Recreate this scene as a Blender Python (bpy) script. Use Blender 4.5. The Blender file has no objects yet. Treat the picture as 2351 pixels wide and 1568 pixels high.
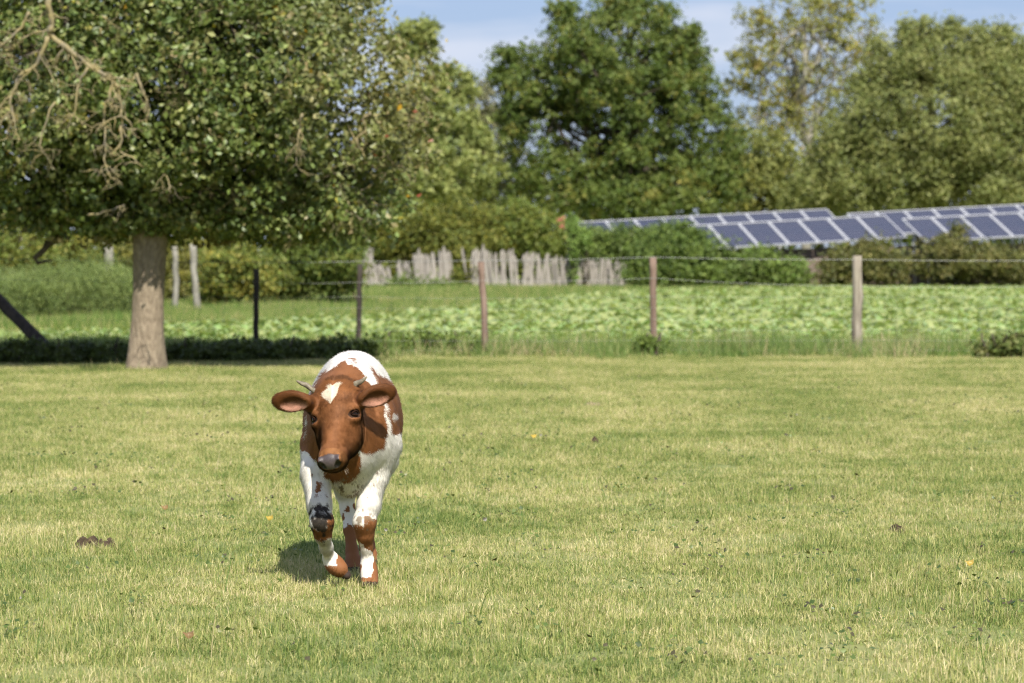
import bpy, math, random
import numpy as np
from mathutils import Vector, Matrix

# ------------------------------------------------------------------ scene, camera, light
random.seed(5)
RNG = np.random.default_rng(11)
scene = bpy.context.scene
COLL = scene.collection

CAMZ = 1.38                      # camera height above the pasture
LENS = 100.0
FPX = LENS / 36.0 * 1024.0
S = 1024.0 / 2351.0              # the photograph was measured in a 2351 px wide view
TILT = math.atan((341.5 - 245.0) / FPX)
TREE_D = 31.4

cam_data = bpy.data.cameras.new('camera')
cam = bpy.data.objects.new('camera', cam_data)
COLL.objects.link(cam)
cam.location = (0, 0, CAMZ)
cam.rotation_euler = (math.pi / 2 - TILT, 0, 0)
cam_data.lens = LENS
cam_data.sensor_width = 36.0
cam_data.clip_start = 0.1
cam_data.clip_end = 3000.0
cam_data.dof.use_dof = True
cam_data.dof.focus_distance = 11.25
cam_data.dof.aperture_fstop = 5.0
scene.camera = cam

SUN_EL = math.radians(45)
SUN_AZ = math.radians(14)        # the sun stands behind the camera, a little to the right
to_sun = Vector((math.sin(SUN_AZ) * math.cos(SUN_EL), -math.cos(SUN_AZ) * math.cos(SUN_EL), math.sin(SUN_EL)))

world = bpy.data.worlds.new('World')
scene.world = world
world.use_nodes = True
wn, wl = world.node_tree.nodes, world.node_tree.links
wn.clear()
sky = wn.new('ShaderNodeTexSky')
sky.sky_type = 'NISHITA'
sky.sun_disc = False
sky.sun_elevation = SUN_EL
sky.sun_rotation = math.pi - SUN_AZ
sky.air_density = 1.0
sky.dust_density = 0.6
sky.ozone_density = 3.0
tc = wn.new('ShaderNodeTexCoord')
mp = wn.new('ShaderNodeMapping')
mp.inputs['Scale'].default_value = (1.0, 1.0, 5.0)
nz = wn.new('ShaderNodeTexNoise')
nz.inputs['Scale'].default_value = 8.0
nz.inputs['Detail'].default_value = 4.0
nz.inputs['Roughness'].default_value = 0.5
ramp = wn.new('ShaderNodeValToRGB')
ramp.color_ramp.elements[0].position = 0.42
ramp.color_ramp.elements[1].position = 0.66
ramp.color_ramp.elements[0].color = (0.04, 0.04, 0.04, 1)
ramp.color_ramp.elements[1].color = (0.85, 0.85, 0.85, 1)
mixc = wn.new('ShaderNodeMix')
mixc.data_type = 'RGBA'
mixc.inputs[7].default_value = (7.6, 8.1, 9.4, 1)       # thin high cloud
bg = wn.new('ShaderNodeBackground')
bg.inputs['Strength'].default_value = 0.07
wo = wn.new('ShaderNodeOutputWorld')
wl.new(tc.outputs['Generated'], mp.inputs['Vector'])
wl.new(mp.outputs['Vector'], nz.inputs['Vector'])
wl.new(nz.outputs['Fac'], ramp.inputs['Fac'])
wl.new(ramp.outputs['Color'], mixc.inputs[0])
blue = wn.new('ShaderNodeMix')
blue.data_type = 'RGBA'
blue.inputs[0].default_value = 0.55
blue.inputs[7].default_value = (3.7, 4.9, 8.6, 1)
wl.new(sky.outputs['Color'], blue.inputs[6])
wl.new(blue.outputs[2], mixc.inputs[6])
wl.new(mixc.outputs[2], bg.inputs['Color'])
wl.new(bg.outputs[0], wo.inputs['Surface'])

sun_data = bpy.data.lights.new('sun', 'SUN')
sun_data.energy = 5.0
sun_data.angle = math.radians(0.53)
sun_data.color = (1.0, 0.945, 0.84)
sun = bpy.data.objects.new('sun', sun_data)
COLL.objects.link(sun)
sun.rotation_euler = to_sun.to_track_quat('Z', 'Y').to_euler()
sun.location = (8, -20, 25)

vs = scene.view_settings
vs.view_transform = 'Standard'
vs.look = 'None'
vs.gamma = 1.0
vs.exposure = 0.50
vs.use_curve_mapping = False
scene.cycles.use_denoising = True
scene.cycles.denoiser = 'OPENIMAGEDENOISE'
scene.cycles.denoising_prefilter = 'NONE'
scene.cycles.filter_width = 1.15
scene.cycles.max_bounces = 6
scene.cycles.diffuse_bounces = 3
scene.cycles.transparent_max_bounces = 8
scene.cycles.caustics_reflective = False
scene.cycles.caustics_refractive = False


# ------------------------------------------------------------------ helpers
def W(px, py, d):
    """world point at distance d (world Y) that the photograph shows at px,py of the 2351 px view"""
    u = px * S - 512.0
    v = 341.5 - py * S
    ct, st = math.cos(TILT), math.sin(TILT)
    y = FPX * ct + v * st
    z = -FPX * st + v * ct
    k = d / y
    return Vector((u * k, d, CAMZ + z * k))


def G(px, py, h=0.0):
    """point on the ground (height h) seen at px,py"""
    u = px * S - 512.0
    v = 341.5 - py * S
    ct, st = math.cos(TILT), math.sin(TILT)
    y = FPX * ct + v * st
    z = -FPX * st + v * ct
    k = (h - CAMZ) / z
    return Vector((u * k, y * k, h))


def mpp(d):
    """metres per view pixel at distance d"""
    return S * d / FPX


def _hash(ix, iy, iz, seed):
    n = (ix * 374761393 + iy * 668265263 + iz * 2147483647 + seed * 974634777) & 0xFFFFFFFF
    n = ((n ^ (n >> 13)) * 1274126177) & 0xFFFFFFFF
    n = (n ^ (n >> 16)) & 0xFFFFFFFF
    return n.astype(np.float64) / 4294967295.0


def vnoise(P, scale=1.0, seed=0):
    P = np.asarray(P, dtype=np.float64) * scale
    i = np.floor(P).astype(np.int64)
    f = P - i
    f = f * f * (3 - 2 * f)
    out = 0
    for dx in (0, 1):
        for dy in (0, 1):
            for dz in (0, 1):
                w = (f[:, 0] if dx else 1 - f[:, 0]) * (f[:, 1] if dy else 1 - f[:, 1]) * (f[:, 2] if dz else 1 - f[:, 2])
                out = out + w * _hash(i[:, 0] + dx, i[:, 1] + dy, i[:, 2] + dz, seed)
    return out


def fbm(P, scale=1.0, octaves=3, seed=0):
    s, a, t = 0, 1.0, 0.0
    for o in range(octaves):
        s = s + a * vnoise(P, scale * 2 ** o, seed + o)
        t += a
        a *= 0.5
    return s / t


def mesh_np(name, V, F, col=None, smooth=False, extra=None):
    """mesh from arrays; F (n,k); col (nv,3) as a point colour attribute"""
    V = np.asarray(V, dtype=np.float32)
    F = np.asarray(F, dtype=np.int32)
    me = bpy.data.meshes.new(name)
    n, k = F.shape
    me.vertices.add(len(V))
    me.vertices.foreach_set('co', V.ravel())
    me.loops.add(n * k)
    me.loops.foreach_set('vertex_index', F.ravel())
    me.polygons.add(n)
    me.polygons.foreach_set('loop_start', np.arange(0, n * k, k, dtype=np.int32))
    me.update(calc_edges=True)
    if smooth:
        me.polygons.foreach_set('use_smooth', np.ones(n, dtype=bool))
    if col is not None:
        a = me.attributes.new('Col', 'FLOAT_COLOR', 'POINT')
        c = np.ones((len(V), 4), dtype=np.float32)
        c[:, :3] = col
        a.data.foreach_set('color', c.ravel())
    for nm, arr in (extra or {}).items():
        a = me.attributes.new(nm, 'FLOAT', 'POINT')
        a.data.foreach_set('value', np.asarray(arr, dtype=np.float32))
    me.validate(clean_customdata=False)
    return me


class MB:
    """collects quads and triangles for one mesh object"""

    def __init__(self):
        self.v, self.f = [], []

    def box(self, c, size, rot=None):
        b = len(self.v)
        for sx, sy, sz in ((-1, -1, -1), (1, -1, -1), (1, 1, -1), (-1, 1, -1), (-1, -1, 1), (1, -1, 1), (1, 1, 1), (-1, 1, 1)):
            p = Vector((sx * size[0] / 2, sy * size[1] / 2, sz * size[2] / 2))
            if rot is not None:
                p = rot @ p
            self.v.append(Vector(c) + p)
        for q in ((0, 3, 2, 1), (4, 5, 6, 7), (0, 1, 5, 4), (1, 2, 6, 5), (2, 3, 7, 6), (3, 0, 4, 7)):
            self.f.append([b + i for i in q])
        return self

    def tube(self, pts, rad, sides=7, cap=True, wob=0.0):
        pts = [Vector(p) for p in pts]
        n = len(pts)
        rings = []
        ref = Vector((0.31, 0.87, 0.38))
        for i, p in enumerate(pts):
            t = (pts[min(i + 1, n - 1)] - pts[max(i - 1, 0)]).normalized()
            a = t.cross(ref)
            if a.length < 1e-3:
                a = t.cross(Vector((1, 0, 0)))
            a.normalize()
            b = t.cross(a)
            r = rad[i] if hasattr(rad, '__len__') else rad
            ring = []
            for j in range(sides):
                an = 2 * math.pi * j / sides
                rr = r * (1 + wob * (random.random() - 0.5))
                ring.append(len(self.v))
                self.v.append(p + (a * math.cos(an) + b * math.sin(an)) * rr)
            rings.append(ring)
        for i in range(n - 1):
            for j in range(sides):
                k = (j + 1) % sides
                self.f.append([rings[i][j], rings[i][k], rings[i + 1][k], rings[i + 1][j]])
        if cap:
            self.f.append(list(reversed(rings[0])))
            self.f.append(list(rings[-1]))
        return self

    def mesh(self, name, smooth=False):
        me = bpy.data.meshes.new(name)
        me.from_pydata([tuple(v) for v in self.v], [], self.f)
        me.update()
        if smooth:
            me.polygons.foreach_set('use_smooth', np.ones(len(me.polygons), dtype=bool))
        return me

    def build(self, name, mat, parent=None, smooth=False):
        return link(name, self.mesh(name, smooth), mat, parent)


def link(name, me, mat, parent=None):
    if mat is not None and not me.materials:
        me.materials.append(mat)
    o = bpy.data.objects.new(name, me)
    COLL.objects.link(o)
    if parent is not None:
        o.parent = parent
        o.matrix_parent_inverse = Matrix.Translation(-parent.location)
    return o


def empty(name, loc=(0, 0, 0)):
    o = bpy.data.objects.new(name, None)
    o.location = loc
    o.empty_display_size = 0.1
    COLL.objects.link(o)
    return o


def tag(o, label=None, cat=None, group=None, kind=None):
    if label:
        o['label'] = label
    if cat:
        o['category'] = cat
    if group:
        o['group'] = group
    if kind:
        o['kind'] = kind
    return o


# ------------------------------------------------------------------ materials
def new_mat(name):
    m = bpy.data.materials.new(name)
    m.use_nodes = True
    nt = m.node_tree
    b = nt.nodes['Principled BSDF']
    return m, nt, b


def N(nt, kind, **kw):
    n = nt.nodes.new(kind)
    for k, v in kw.items():
        if k in n.inputs:
            n.inputs[k].default_value = v
        else:
            setattr(n, k, v)
    return n


def mat_plain(name, c1, c2, rough=0.8, scale=20.0, stretch=(1, 1, 1), bump=0.3, detail=5.0, spec=0.3, metal=0.0, coords='Object'):
    m, nt, b = new_mat(name)
    t = N(nt, 'ShaderNodeTexCoord')
    mpn = N(nt, 'ShaderNodeMapping')
    mpn.inputs['Scale'].default_value = stretch
    nzn = N(nt, 'ShaderNodeTexNoise', Scale=scale, Detail=detail, Roughness=0.6)
    r = N(nt, 'ShaderNodeValToRGB')
    r.color_ramp.elements[0].color = (*c1, 1)
    r.color_ramp.elements[1].color = (*c2, 1)
    r.color_ramp.elements[0].position = 0.3
    r.color_ramp.elements[1].position = 0.7
    bp = N(nt, 'ShaderNodeBump', Strength=bump, Distance=0.02)
    L = nt.links.new
    L(t.outputs[coords], mpn.inputs[0])
    L(mpn.outputs[0], nzn.inputs['Vector'])
    L(nzn.outputs['Fac'], r.inputs[0])
    L(r.outputs[0], b.inputs['Base Color'])
    L(nzn.outputs['Fac'], bp.inputs['Height'])
    L(bp.outputs[0], b.inputs['Normal'])
    b.inputs['Roughness'].default_value = rough
    b.inputs['Specular IOR Level'].default_value = spec
    b.inputs['Metallic'].default_value = metal
    return m


def mat_leaf(name, rough=0.5, trans=0.3, spec=0.4, tint=(1.25, 1.2, 0.6)):
    """colour from the leaf's own attribute, light also passing through"""
    m, nt, b = new_mat(name)
    L = nt.links.new
    at = N(nt, 'ShaderNodeAttribute', attribute_name='Col')
    b.inputs['Roughness'].default_value = rough
    b.inputs['Specular IOR Level'].default_value = spec
    L(at.outputs['Color'], b.inputs['Base Color'])
    tr = N(nt, 'ShaderNodeBsdfTranslucent')
    mul = N(nt, 'ShaderNodeMix', data_type='RGBA', blend_type='MULTIPLY')
    mul.inputs[0].default_value = 1.0
    mul.inputs[7].default_value = (*tint, 1)
    L(at.outputs['Color'], mul.inputs[6])
    L(mul.outputs[2], tr.inputs['Color'])
    mx = N(nt, 'ShaderNodeMixShader')
    mx.inputs[0].default_value = trans
    L(b.outputs[0], mx.inputs[1])
    L(tr.outputs[0], mx.inputs[2])
    L(mx.outputs[0], nt.nodes['Material Output'].inputs[0])
    return m


def mat_grass(name, stops, patch1=0.35, patch2=1.9, amount=0.9, trans=0.25):
    """blade colour from a per-blade random value shifted by patches across the field"""
    m, nt, b = new_mat(name)
    L = nt.links.new
    at = N(nt, 'ShaderNodeAttribute', attribute_name='rnd')
    ge = N(nt, 'ShaderNodeNewGeometry')
    n1 = N(nt, 'ShaderNodeTexNoise', Scale=patch1, Detail=2.0)
    n2 = N(nt, 'ShaderNodeTexNoise', Scale=patch2, Detail=3.0)
    L(ge.outputs['Position'], n1.inputs['Vector'])
    L(ge.outputs['Position'], n2.inputs['Vector'])
    ad = N(nt, 'ShaderNodeMath', operation='ADD')
    L(n1.outputs['Fac'], ad.inputs[0])
    L(n2.outputs['Fac'], ad.inputs[1])
    sb = N(nt, 'ShaderNodeMath', operation='SUBTRACT')
    L(ad.outputs[0], sb.inputs[0])
    sb.inputs[1].default_value = 1.0
    ml = N(nt, 'ShaderNodeMath', operation='MULTIPLY_ADD')
    L(sb.outputs[0], ml.inputs[0])
    ml.inputs[1].default_value = amount
    L(at.outputs['Fac'], ml.inputs[2])
    r = N(nt, 'ShaderNodeValToRGB')
    cr = r.color_ramp
    while len(cr.elements) > 1:
        cr.elements.remove(cr.elements[0])
    cr.elements[0].position = stops[0][0]
    cr.elements[0].color = (*stops[0][1], 1)
    for p, c in stops[1:]:
        e = cr.elements.new(p)
        e.color = (*c, 1)
    L(ml.outputs[0], r.inputs[0])
    L(r.outputs[0], b.inputs['Base Color'])
    b.inputs['Roughness'].default_value = 0.55
    b.inputs['Specular IOR Level'].default_value = 0.35
    tr = N(nt, 'ShaderNodeBsdfTranslucent')
    L(r.outputs[0], tr.inputs['Color'])
    mx = N(nt, 'ShaderNodeMixShader')
    mx.inputs[0].default_value = trans
    L(b.outputs[0], mx.inputs[1])
    L(tr.outputs[0], mx.inputs[2])
    L(mx.outputs[0], nt.nodes['Material Output'].inputs[0])
    return m


M = {}
M['leaf'] = mat_leaf('leaf_surface', 0.42, 0.28, 0.5)
M['leaf_far'] = mat_leaf('far_leaf_surface', 0.55, 0.3, 0.35)
M['beet'] = mat_leaf('beet_leaf_surface', 0.42, 0.38, 0.45)
M['bark'] = mat_plain('tan_bark', (0.15, 0.115, 0.08), (0.35, 0.285, 0.205), 0.95, 26, (1, 1, 0.4), 1.0, detail=9.0)
M['bark_dark'] = mat_plain('dark_bark', (0.05, 0.04, 0.03), (0.13, 0.105, 0.08), 0.9, 16, (1, 1, 0.4), 0.8)
M['bark_pale'] = mat_plain('pale_bark', (0.17, 0.16, 0.13), (0.36, 0.34, 0.29), 0.9, 10, (1, 1, 0.6), 0.4)
M['lichen'] = mat_plain('lichened_twig', (0.17, 0.15, 0.12), (0.36, 0.29, 0.12), 0.9, 9, (1, 1, 1), 0.5)
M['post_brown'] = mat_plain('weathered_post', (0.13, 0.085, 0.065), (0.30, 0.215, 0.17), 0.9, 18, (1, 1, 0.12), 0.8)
M['post_shaded'] = mat_plain('shaded_post', (0.03, 0.026, 0.022), (0.075, 0.06, 0.05), 0.9, 18, (1, 1, 0.12), 0.8)  # wood colour darkened to carry the shade the left posts stand in
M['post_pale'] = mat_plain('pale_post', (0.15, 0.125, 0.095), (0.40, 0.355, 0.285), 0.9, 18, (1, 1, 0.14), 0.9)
M['pale'] = mat_plain('grey_cleft_wood', (0.20, 0.18, 0.16), (0.46, 0.42, 0.37), 0.85, 16, (1, 1, 0.1), 0.5)
M['plank'] = mat_plain('brown_planks', (0.12, 0.09, 0.075), (0.30, 0.235, 0.20), 0.9, 12, (0.15, 1, 1), 0.7)
M['wire'] = mat_plain('galvanised_wire', (0.20, 0.21, 0.20), (0.34, 0.34, 0.33), 0.6, 60, (1, 1, 1), 0.1, metal=0.7)
M['alu'] = mat_plain('aluminium_frame', (0.55, 0.55, 0.57), (0.68, 0.68, 0.69), 0.4, 8, (1, 1, 1), 0.02, metal=0.35, spec=0.5)
M['red'] = mat_plain('red_sheet', (0.42, 0.10, 0.10), (0.55, 0.16, 0.15), 0.6, 8, (1, 1, 1), 0.1)
M['edging'] = mat_plain('grey_edging', (0.06, 0.062, 0.068), (0.13, 0.13, 0.14), 0.7, 14, (1, 1, 1), 0.5)
M['soil'] = mat_plain('bare_soil', (0.17, 0.11, 0.075), (0.34, 0.24, 0.17), 0.95, 9, (1, 1, 1), 0.8)
M['dung'] = mat_plain('dried_dung', (0.030, 0.021, 0.012), (0.105, 0.072, 0.042), 0.9, 26, (1, 1, 1), 1.0)
M['horn'] = mat_plain('horn_keratin', (0.12, 0.10, 0.07), (0.31, 0.265, 0.185), 0.45, 60, (1, 1, 1), 0.2, coords='Object')


# ------------------------------------------------------------------ leaf clouds
def leaf_cloud(name, P, Dn, size, cols, aspect=0.55, fold=0.25, mat=None, parent=None, tips=None):
    """P leaf positions, Dn facing normals, size lengths, cols colours -> folded two-triangle leaves"""
    n = len(P)
    t = RNG.normal(size=(n, 3))
    if tips is not None:
        t = t * 0.8 + tips
    t -= (t * Dn).sum(1, keepdims=True) * Dn
    t /= np.linalg.norm(t, axis=1, keepdims=True) + 1e-9
    s = np.cross(Dn, t)
    L = size[:, None]
    a = P - t * L * 0.5
    b = P + t * L * 0.5
    w = s * L * aspect * 0.5
    dn = Dn * L * fold * aspect
    V = np.stack([a, P + w - dn - t * L * 0.05, b, P - w - dn - t * L * 0.05], 1).reshape(-1, 3)
    k = np.arange(n)[:, None] * 4
    F = np.concatenate([k + np.array([[0, 1, 2]]), k + np.array([[0, 2, 3]])], 0)
    me = mesh_np(name, V, F, np.repeat(cols, 4, axis=0))
    return link(name, me, mat, parent)


def sample_lobes(lobes, per_m2, cl_r, leaves_per, shell=0.55, rough=0.35, seed=1):
    """cluster centres near the surface of ellipsoid lobes, leaves gathered round them"""
    C, Out, Lb = [], [], []
    for li, (c, r) in enumerate(lobes):
        c = np.array(c, dtype=float)
        r = np.array(r, dtype=float)
        area = 4 * math.pi * ((((r[0] * r[1]) ** 1.6 + (r[0] * r[2]) ** 1.6 + (r[1] * r[2]) ** 1.6) / 3) ** (1 / 1.6))
        n = max(6, int(area * per_m2))
        d = RNG.normal(size=(n, 3))
        d /= np.linalg.norm(d, axis=1, keepdims=True)
        rad = shell + (1 - shell) * RNG.random(n) ** 0.6
        rad *= 1 - rough * 0.5 + rough * vnoise(d * 2.3 + li * 7.7, 1.0, seed) * 1.3
        C.append(c + d * r * rad[:, None])
        Out.append(d)
        Lb.append(np.full(n, li))
    C = np.concatenate(C)
    Out = np.concatenate(Out)
    n = len(C)
    rr = cl_r * (0.6 + 0.8 * RNG.random(n))
    k = leaves_per
    off = RNG.normal(size=(n, k, 3)) * 0.5
    off[:, :, 2] *= 0.7
    P = (C[:, None, :] + off * rr[:, None, None]).reshape(-1, 3)
    O = np.repeat(Out, k, axis=0)
    cid = np.repeat(np.arange(n), k)
    return C, Out, P, O, cid


def leaf_normals(O, up=0.5, jit=0.8):
    n = O * 0.5 + np.array([0, 0, up]) + RNG.normal(size=O.shape) * jit
    return n / (np.linalg.norm(n, axis=1, keepdims=True) + 1e-9)


def palette_cols(n, cid, pal, clus=0.5, jit=0.16, weights=None):
    """palette colour per cluster blended with one per leaf, small brightness jitter"""
    pal = np.array(pal)
    w = None if weights is None else np.array(weights) / np.sum(weights)
    nc = cid.max() + 1
    pc = pal[RNG.choice(len(pal), nc, p=w)][cid]
    pl = pal[RNG.choice(len(pal), n, p=w)]
    c = pc * clus + pl * (1 - clus)
    return np.clip(c * (1 + RNG.normal(size=(n, 1)) * jit), 0.004, 0.9)


def limb_path(a, b, sag=0.12, n=6):
    a, b = Vector(a), Vector(b)
    L = (b - a).length
    o = Vector((RNG.normal(), RNG.normal(), RNG.normal())) * L * sag
    pts = []
    for i in range(n + 1):
        t = i / n
        p = a.lerp(b, t) + o * math.sin(math.pi * t) * 0.6
        p += Vector((RNG.normal(), RNG.normal(), RNG.normal())) * L * 0.018 * (1 if 0 < i < n else 0)
        pts.append(p)
    return pts


def make_tree(name, label, cat, base, lobes, trunk_r, trunk_top, pal, weights=None, leaf=0.12, per_m2=6.0, cl_r=0.5,
              leaves_per=34, bark='bark_dark', limbs=14, group=None, shell=0.5, rough=0.45, keep=None, up=0.45, mat='leaf_far',
              tips=None, trunk_pts=None, twigs=60, hang=0.0, aspect=0.6, bumps=4, gain=1.45):
    root = empty(name, base)
    tag(root, label, cat, group)
    base = Vector(base)
    top = Vector(trunk_top)
    extra = []
    for c, r in lobes:
        for _ in range(bumps):
            dv = RNG.normal(size=3)
            dv /= np.linalg.norm(dv)
            if dv[2] < -.5:
                dv[2] *= -1
            q = RNG.uniform(.16, .34)
            extra.append((tuple(np.array(c) + dv * np.array(r) * RNG.uniform(.88, 1.12)), tuple(np.array(r) * q)))
    lobes = list(lobes) + extra
    tb = MB()
    pts = trunk_pts or limb_path(base - Vector((0, 0, 0.05)), top, 0.05, 6)
    n = len(pts)
    rad = [trunk_r * (1.22 if i == 0 else 1.0) * (1 - 0.55 * i / (n - 1)) for i in range(n)]
    tb.tube(pts, rad, 9, wob=0.08)
    tb.build('trunk', M[bark], root, smooth=True)
    C, Out, P, O, cid = sample_lobes(lobes, per_m2, cl_r, leaves_per, shell, rough)
    if keep is not None:
        m = keep(P)
        P, O, cid = P[m], O[m], cid[m]
    P[:, 2] -= np.abs(RNG.normal(size=len(P))) * hang
    m = P[:, 2] > 0.05
    P, O, cid = P[m], O[m], cid[m]
    # limbs to the lobes, twigs to clusters
    lb = MB()
    ends = []
    for i in range(limbs):
        c, r = lobes[i % len(lobes)]
        e = Vector(c) + Vector((RNG.normal() * r[0], RNG.normal() * r[1], RNG.normal() * r[2])) * 0.35
        s = pts[random.randrange(n // 2, n)]
        lp = limb_path(s, e, 0.12, 5)
        r0 = trunk_r * random.uniform(0.22, 0.42)
        lb.tube(lp, [r0 * (1 - 0.75 * k / 5) for k in range(6)], 5, cap=False)
        ends += lp[2:]
    ea = np.array([tuple(e) for e in ends])
    for i in RNG.choice(len(C), min(twigs, len(C)), replace=False):
        if keep is not None and not keep(C[i:i + 1])[0]:
            continue
        j = np.argmin(((ea - C[i]) ** 2).sum(1))
        lp = limb_path(ends[j], C[i], 0.1, 3)
        r0 = max(0.006, trunk_r * 0.07)
        lb.tube(lp, [r0, r0 * 0.8, r0 * 0.6, r0 * 0.35], 4, cap=False)
    lb.build('branches', M[bark], root, smooth=True)['kind'] = 'stuff'
    cols = palette_cols(len(P), cid, pal, weights=weights) * gain
    size = leaf * (0.65 + 0.7 * RNG.random(len(P)))
    cr = leaf_cloud('crown', P, leaf_normals(O, up), size, cols, aspect, 0.25, M[mat], root, tips)
    return root, P, cols


def px_lobes(d, items):
    """lobes given in view pixels at distance d: (px, py, rx, ry, depth offset, depth radius in m)"""
    out = []
    for px, py, rx, ry, dy, rd in items:
        c = W(px, py, d + dy)
        k = mpp(d + dy)
        out.append((tuple(c), (rx * k, rd, ry * k)))
    return out


def make_bush(name, label, d, items, pal, leaf=0.12, per_m2=11, cl_r=0.32, leaves_per=30, weights=None, cat='bush', group=None, base=None, mat='leaf_far', shell=0.45, rough=0.4,
              aspect=0.6, tips=None, up=0.45, stems=7):
    lobes = px_lobes(d, items)
    bx = float(np.mean([l[0][0] for l in lobes]))
    root = empty(name, (bx, d, 0))
    tag(root, label, cat, group)
    C, Out, P, O, cid = sample_lobes(lobes, per_m2, cl_r, leaves_per, shell, rough)
    m = P[:, 2] > 0.02
    P, O, cid = P[m], O[m], cid[m]
    cols = palette_cols(len(P), cid, pal, weights=weights) * 1.3
    size = leaf * (0.6 + 0.8 * RNG.random(len(P)))
    leaf_cloud('foliage', P, leaf_normals(O, up), size, cols, aspect, 0.25, M[mat], root, tips)
    sb = MB()
    for i in range(stems):
        c, r = lobes[i % len(lobes)]
        e = Vector(c) + Vector((RNG.normal() * r[0], RNG.normal() * r[1], RNG.normal() * r[2])) * 0.4
        e.z = max(e.z, 0.3)
        b0 = Vector((c[0] + RNG.normal() * r[0] * 0.3, c[1] + RNG.normal() * 0.1, -0.03))
        sb.tube(limb_path(b0, e, 0.08, 4), [0.03, 0.025, 0.02, 0.015, 0.008], 4)
    sb.build('stems', M['bark_dark'], root, smooth=True)['kind'] = 'stuff'
    return root


# ------------------------------------------------------------------ instanced ground cover
def instancer(name, pts, rots, scales, var, sources, mat, label, cat):
    """one object whose points carry copies of small clumps"""
    me = bpy.data.meshes.new(name)
    me.vertices.add(len(pts))
    me.vertices.foreach_set('co', np.asarray(pts, np.float32).ravel())
    for nm, typ, arr, key in (('rot', 'FLOAT_VECTOR', rots, 'vector'), ('scl', 'FLOAT_VECTOR', scales, 'vector'), ('var', 'INT', var, 'value')):
        a = me.attributes.new(nm, typ, 'POINT')
        a.data.foreach_set(key, np.asarray(arr, np.int32 if typ == 'INT' else np.float32).ravel())
    me.materials.append(mat)
    o = bpy.data.objects.new(name, me)
    COLL.objects.link(o)
    ng = bpy.data.node_groups.new(name + '_scatter', 'GeometryNodeTree')
    ng.interface.new_socket('Geometry', in_out='INPUT', socket_type='NodeSocketGeometry')
    ng.interface.new_socket('Geometry', in_out='OUTPUT', socket_type='NodeSocketGeometry')
    L = ng.links.new
    gi, go = ng.nodes.new('NodeGroupInput'), ng.nodes.new('NodeGroupOutput')
    ar = ng.nodes.new('GeometryNodeInputNamedAttribute'); ar.data_type = 'FLOAT_VECTOR'; ar.inputs[0].default_value = 'rot'
    asx = ng.nodes.new('GeometryNodeInputNamedAttribute'); asx.data_type = 'FLOAT_VECTOR'; asx.inputs[0].default_value = 'scl'
    av = ng.nodes.new('GeometryNodeInputNamedAttribute'); av.data_type = 'INT'; av.inputs[0].default_value = 'var'
    jn = ng.nodes.new('GeometryNodeJoinGeometry')
    for i, src in enumerate(sources):
        oi = ng.nodes.new('GeometryNodeObjectInfo')
        oi.inputs['Object'].default_value = src
        if 'As Instance' in oi.inputs:
            oi.inputs['As Instance'].default_value = True
        ip = ng.nodes.new('GeometryNodeInstanceOnPoints')
        cp = ng.nodes.new('FunctionNodeCompare')
        cp.data_type = 'INT'
        cp.operation = 'EQUAL'
        ii = [s for s in cp.inputs if s.type == 'INT']
        L(av.outputs[0], ii[0])
        ii[1].default_value = i
        L(gi.outputs[0], ip.inputs['Points'])
        L(cp.outputs[0], ip.inputs['Selection'])
        L(oi.outputs['Geometry'], ip.inputs['Instance'])
        L(ar.outputs[0], ip.inputs['Rotation'])
        L(asx.outputs[0], ip.inputs['Scale'])
        L(ip.outputs[0], jn.inputs[0])
    L(jn.outputs[0], go.inputs[0])
    md = o.modifiers.new('scatter', 'NODES')
    md.node_group = ng
    return tag(o, label, cat, kind='stuff')


def source(name, me, mat):
    me.materials.append(mat)
    return bpy.data.objects.new(name, me)      # clump used only by the scatter nodes


def blades_mesh(name, n, half, hmin, hmax, width, lean=0.6, tuft=0.0, seg=2, straight=0.0):
    """n curved tapering grass blades on a patch of half-size half"""
    r = RNG
    if tuft > 0:
        nt = max(1, int(n * tuft / 14))
        tc_ = r.uniform(-half, half, (nt, 2))
        base = r.uniform(-half, half, (n, 2))
        m = r.random(n) < tuft
        base[m] = tc_[r.integers(0, nt, m.sum())] + r.normal(size=(m.sum(), 2)) * 0.018
    else:
        base = r.uniform(-half, half, (n, 2))
    h = hmin + (hmax - hmin) * r.random(n) ** 1.7
    az = r.uniform(0, 2 * np.pi, n)
    ln = np.abs(r.normal(size=n)) * lean
    d = np.stack([np.cos(az), np.sin(az)], 1)
    faz = r.uniform(0, 2 * np.pi, n)
    side = np.stack([np.cos(faz), np.sin(faz), np.zeros(n)], 1)
    w = width * (0.6 + 0.8 * r.random(n))
    rows = []
    for s in range(seg + 1):
        t = s / seg
        bend = ln * (t * (1 - straight) * t + straight * t)
        z = h * t / np.sqrt(1 + bend * bend)
        xy = base + d * (h * bend * 0.8)[:, None]
        c = np.concatenate([xy, z[:, None]], 1)
        ww = (w * (1 - 0.5 * t * t))[:, None] * 0.5
        if s < seg:
            rows += [c - side * ww, c + side * ww]
        else:
            rows += [c]
    k = len(rows)
    V = np.stack(rows, 1).reshape(-1, 3)
    V[:, 2] -= 0.006
    b = np.arange(n)[:, None] * k
    F = []
    for s in range(seg - 1):
        q = 2 * s
        F += [b + np.array([[q, q + 1, q + 3]]), b + np.array([[q, q + 3, q + 2]])]
    q = 2 * (seg - 1)
    F += [b + np.array([[q, q + 1, q + 2]])]
    rnd = np.repeat(r.random(n), k)
    return mesh_np(name, V, np.concatenate(F), extra={'rnd': rnd})


def polyline_at(px, table):
    xs = [a for a, _ in table]
    ys = [b for _, b in table]
    return np.interp(px, xs, ys)


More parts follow.
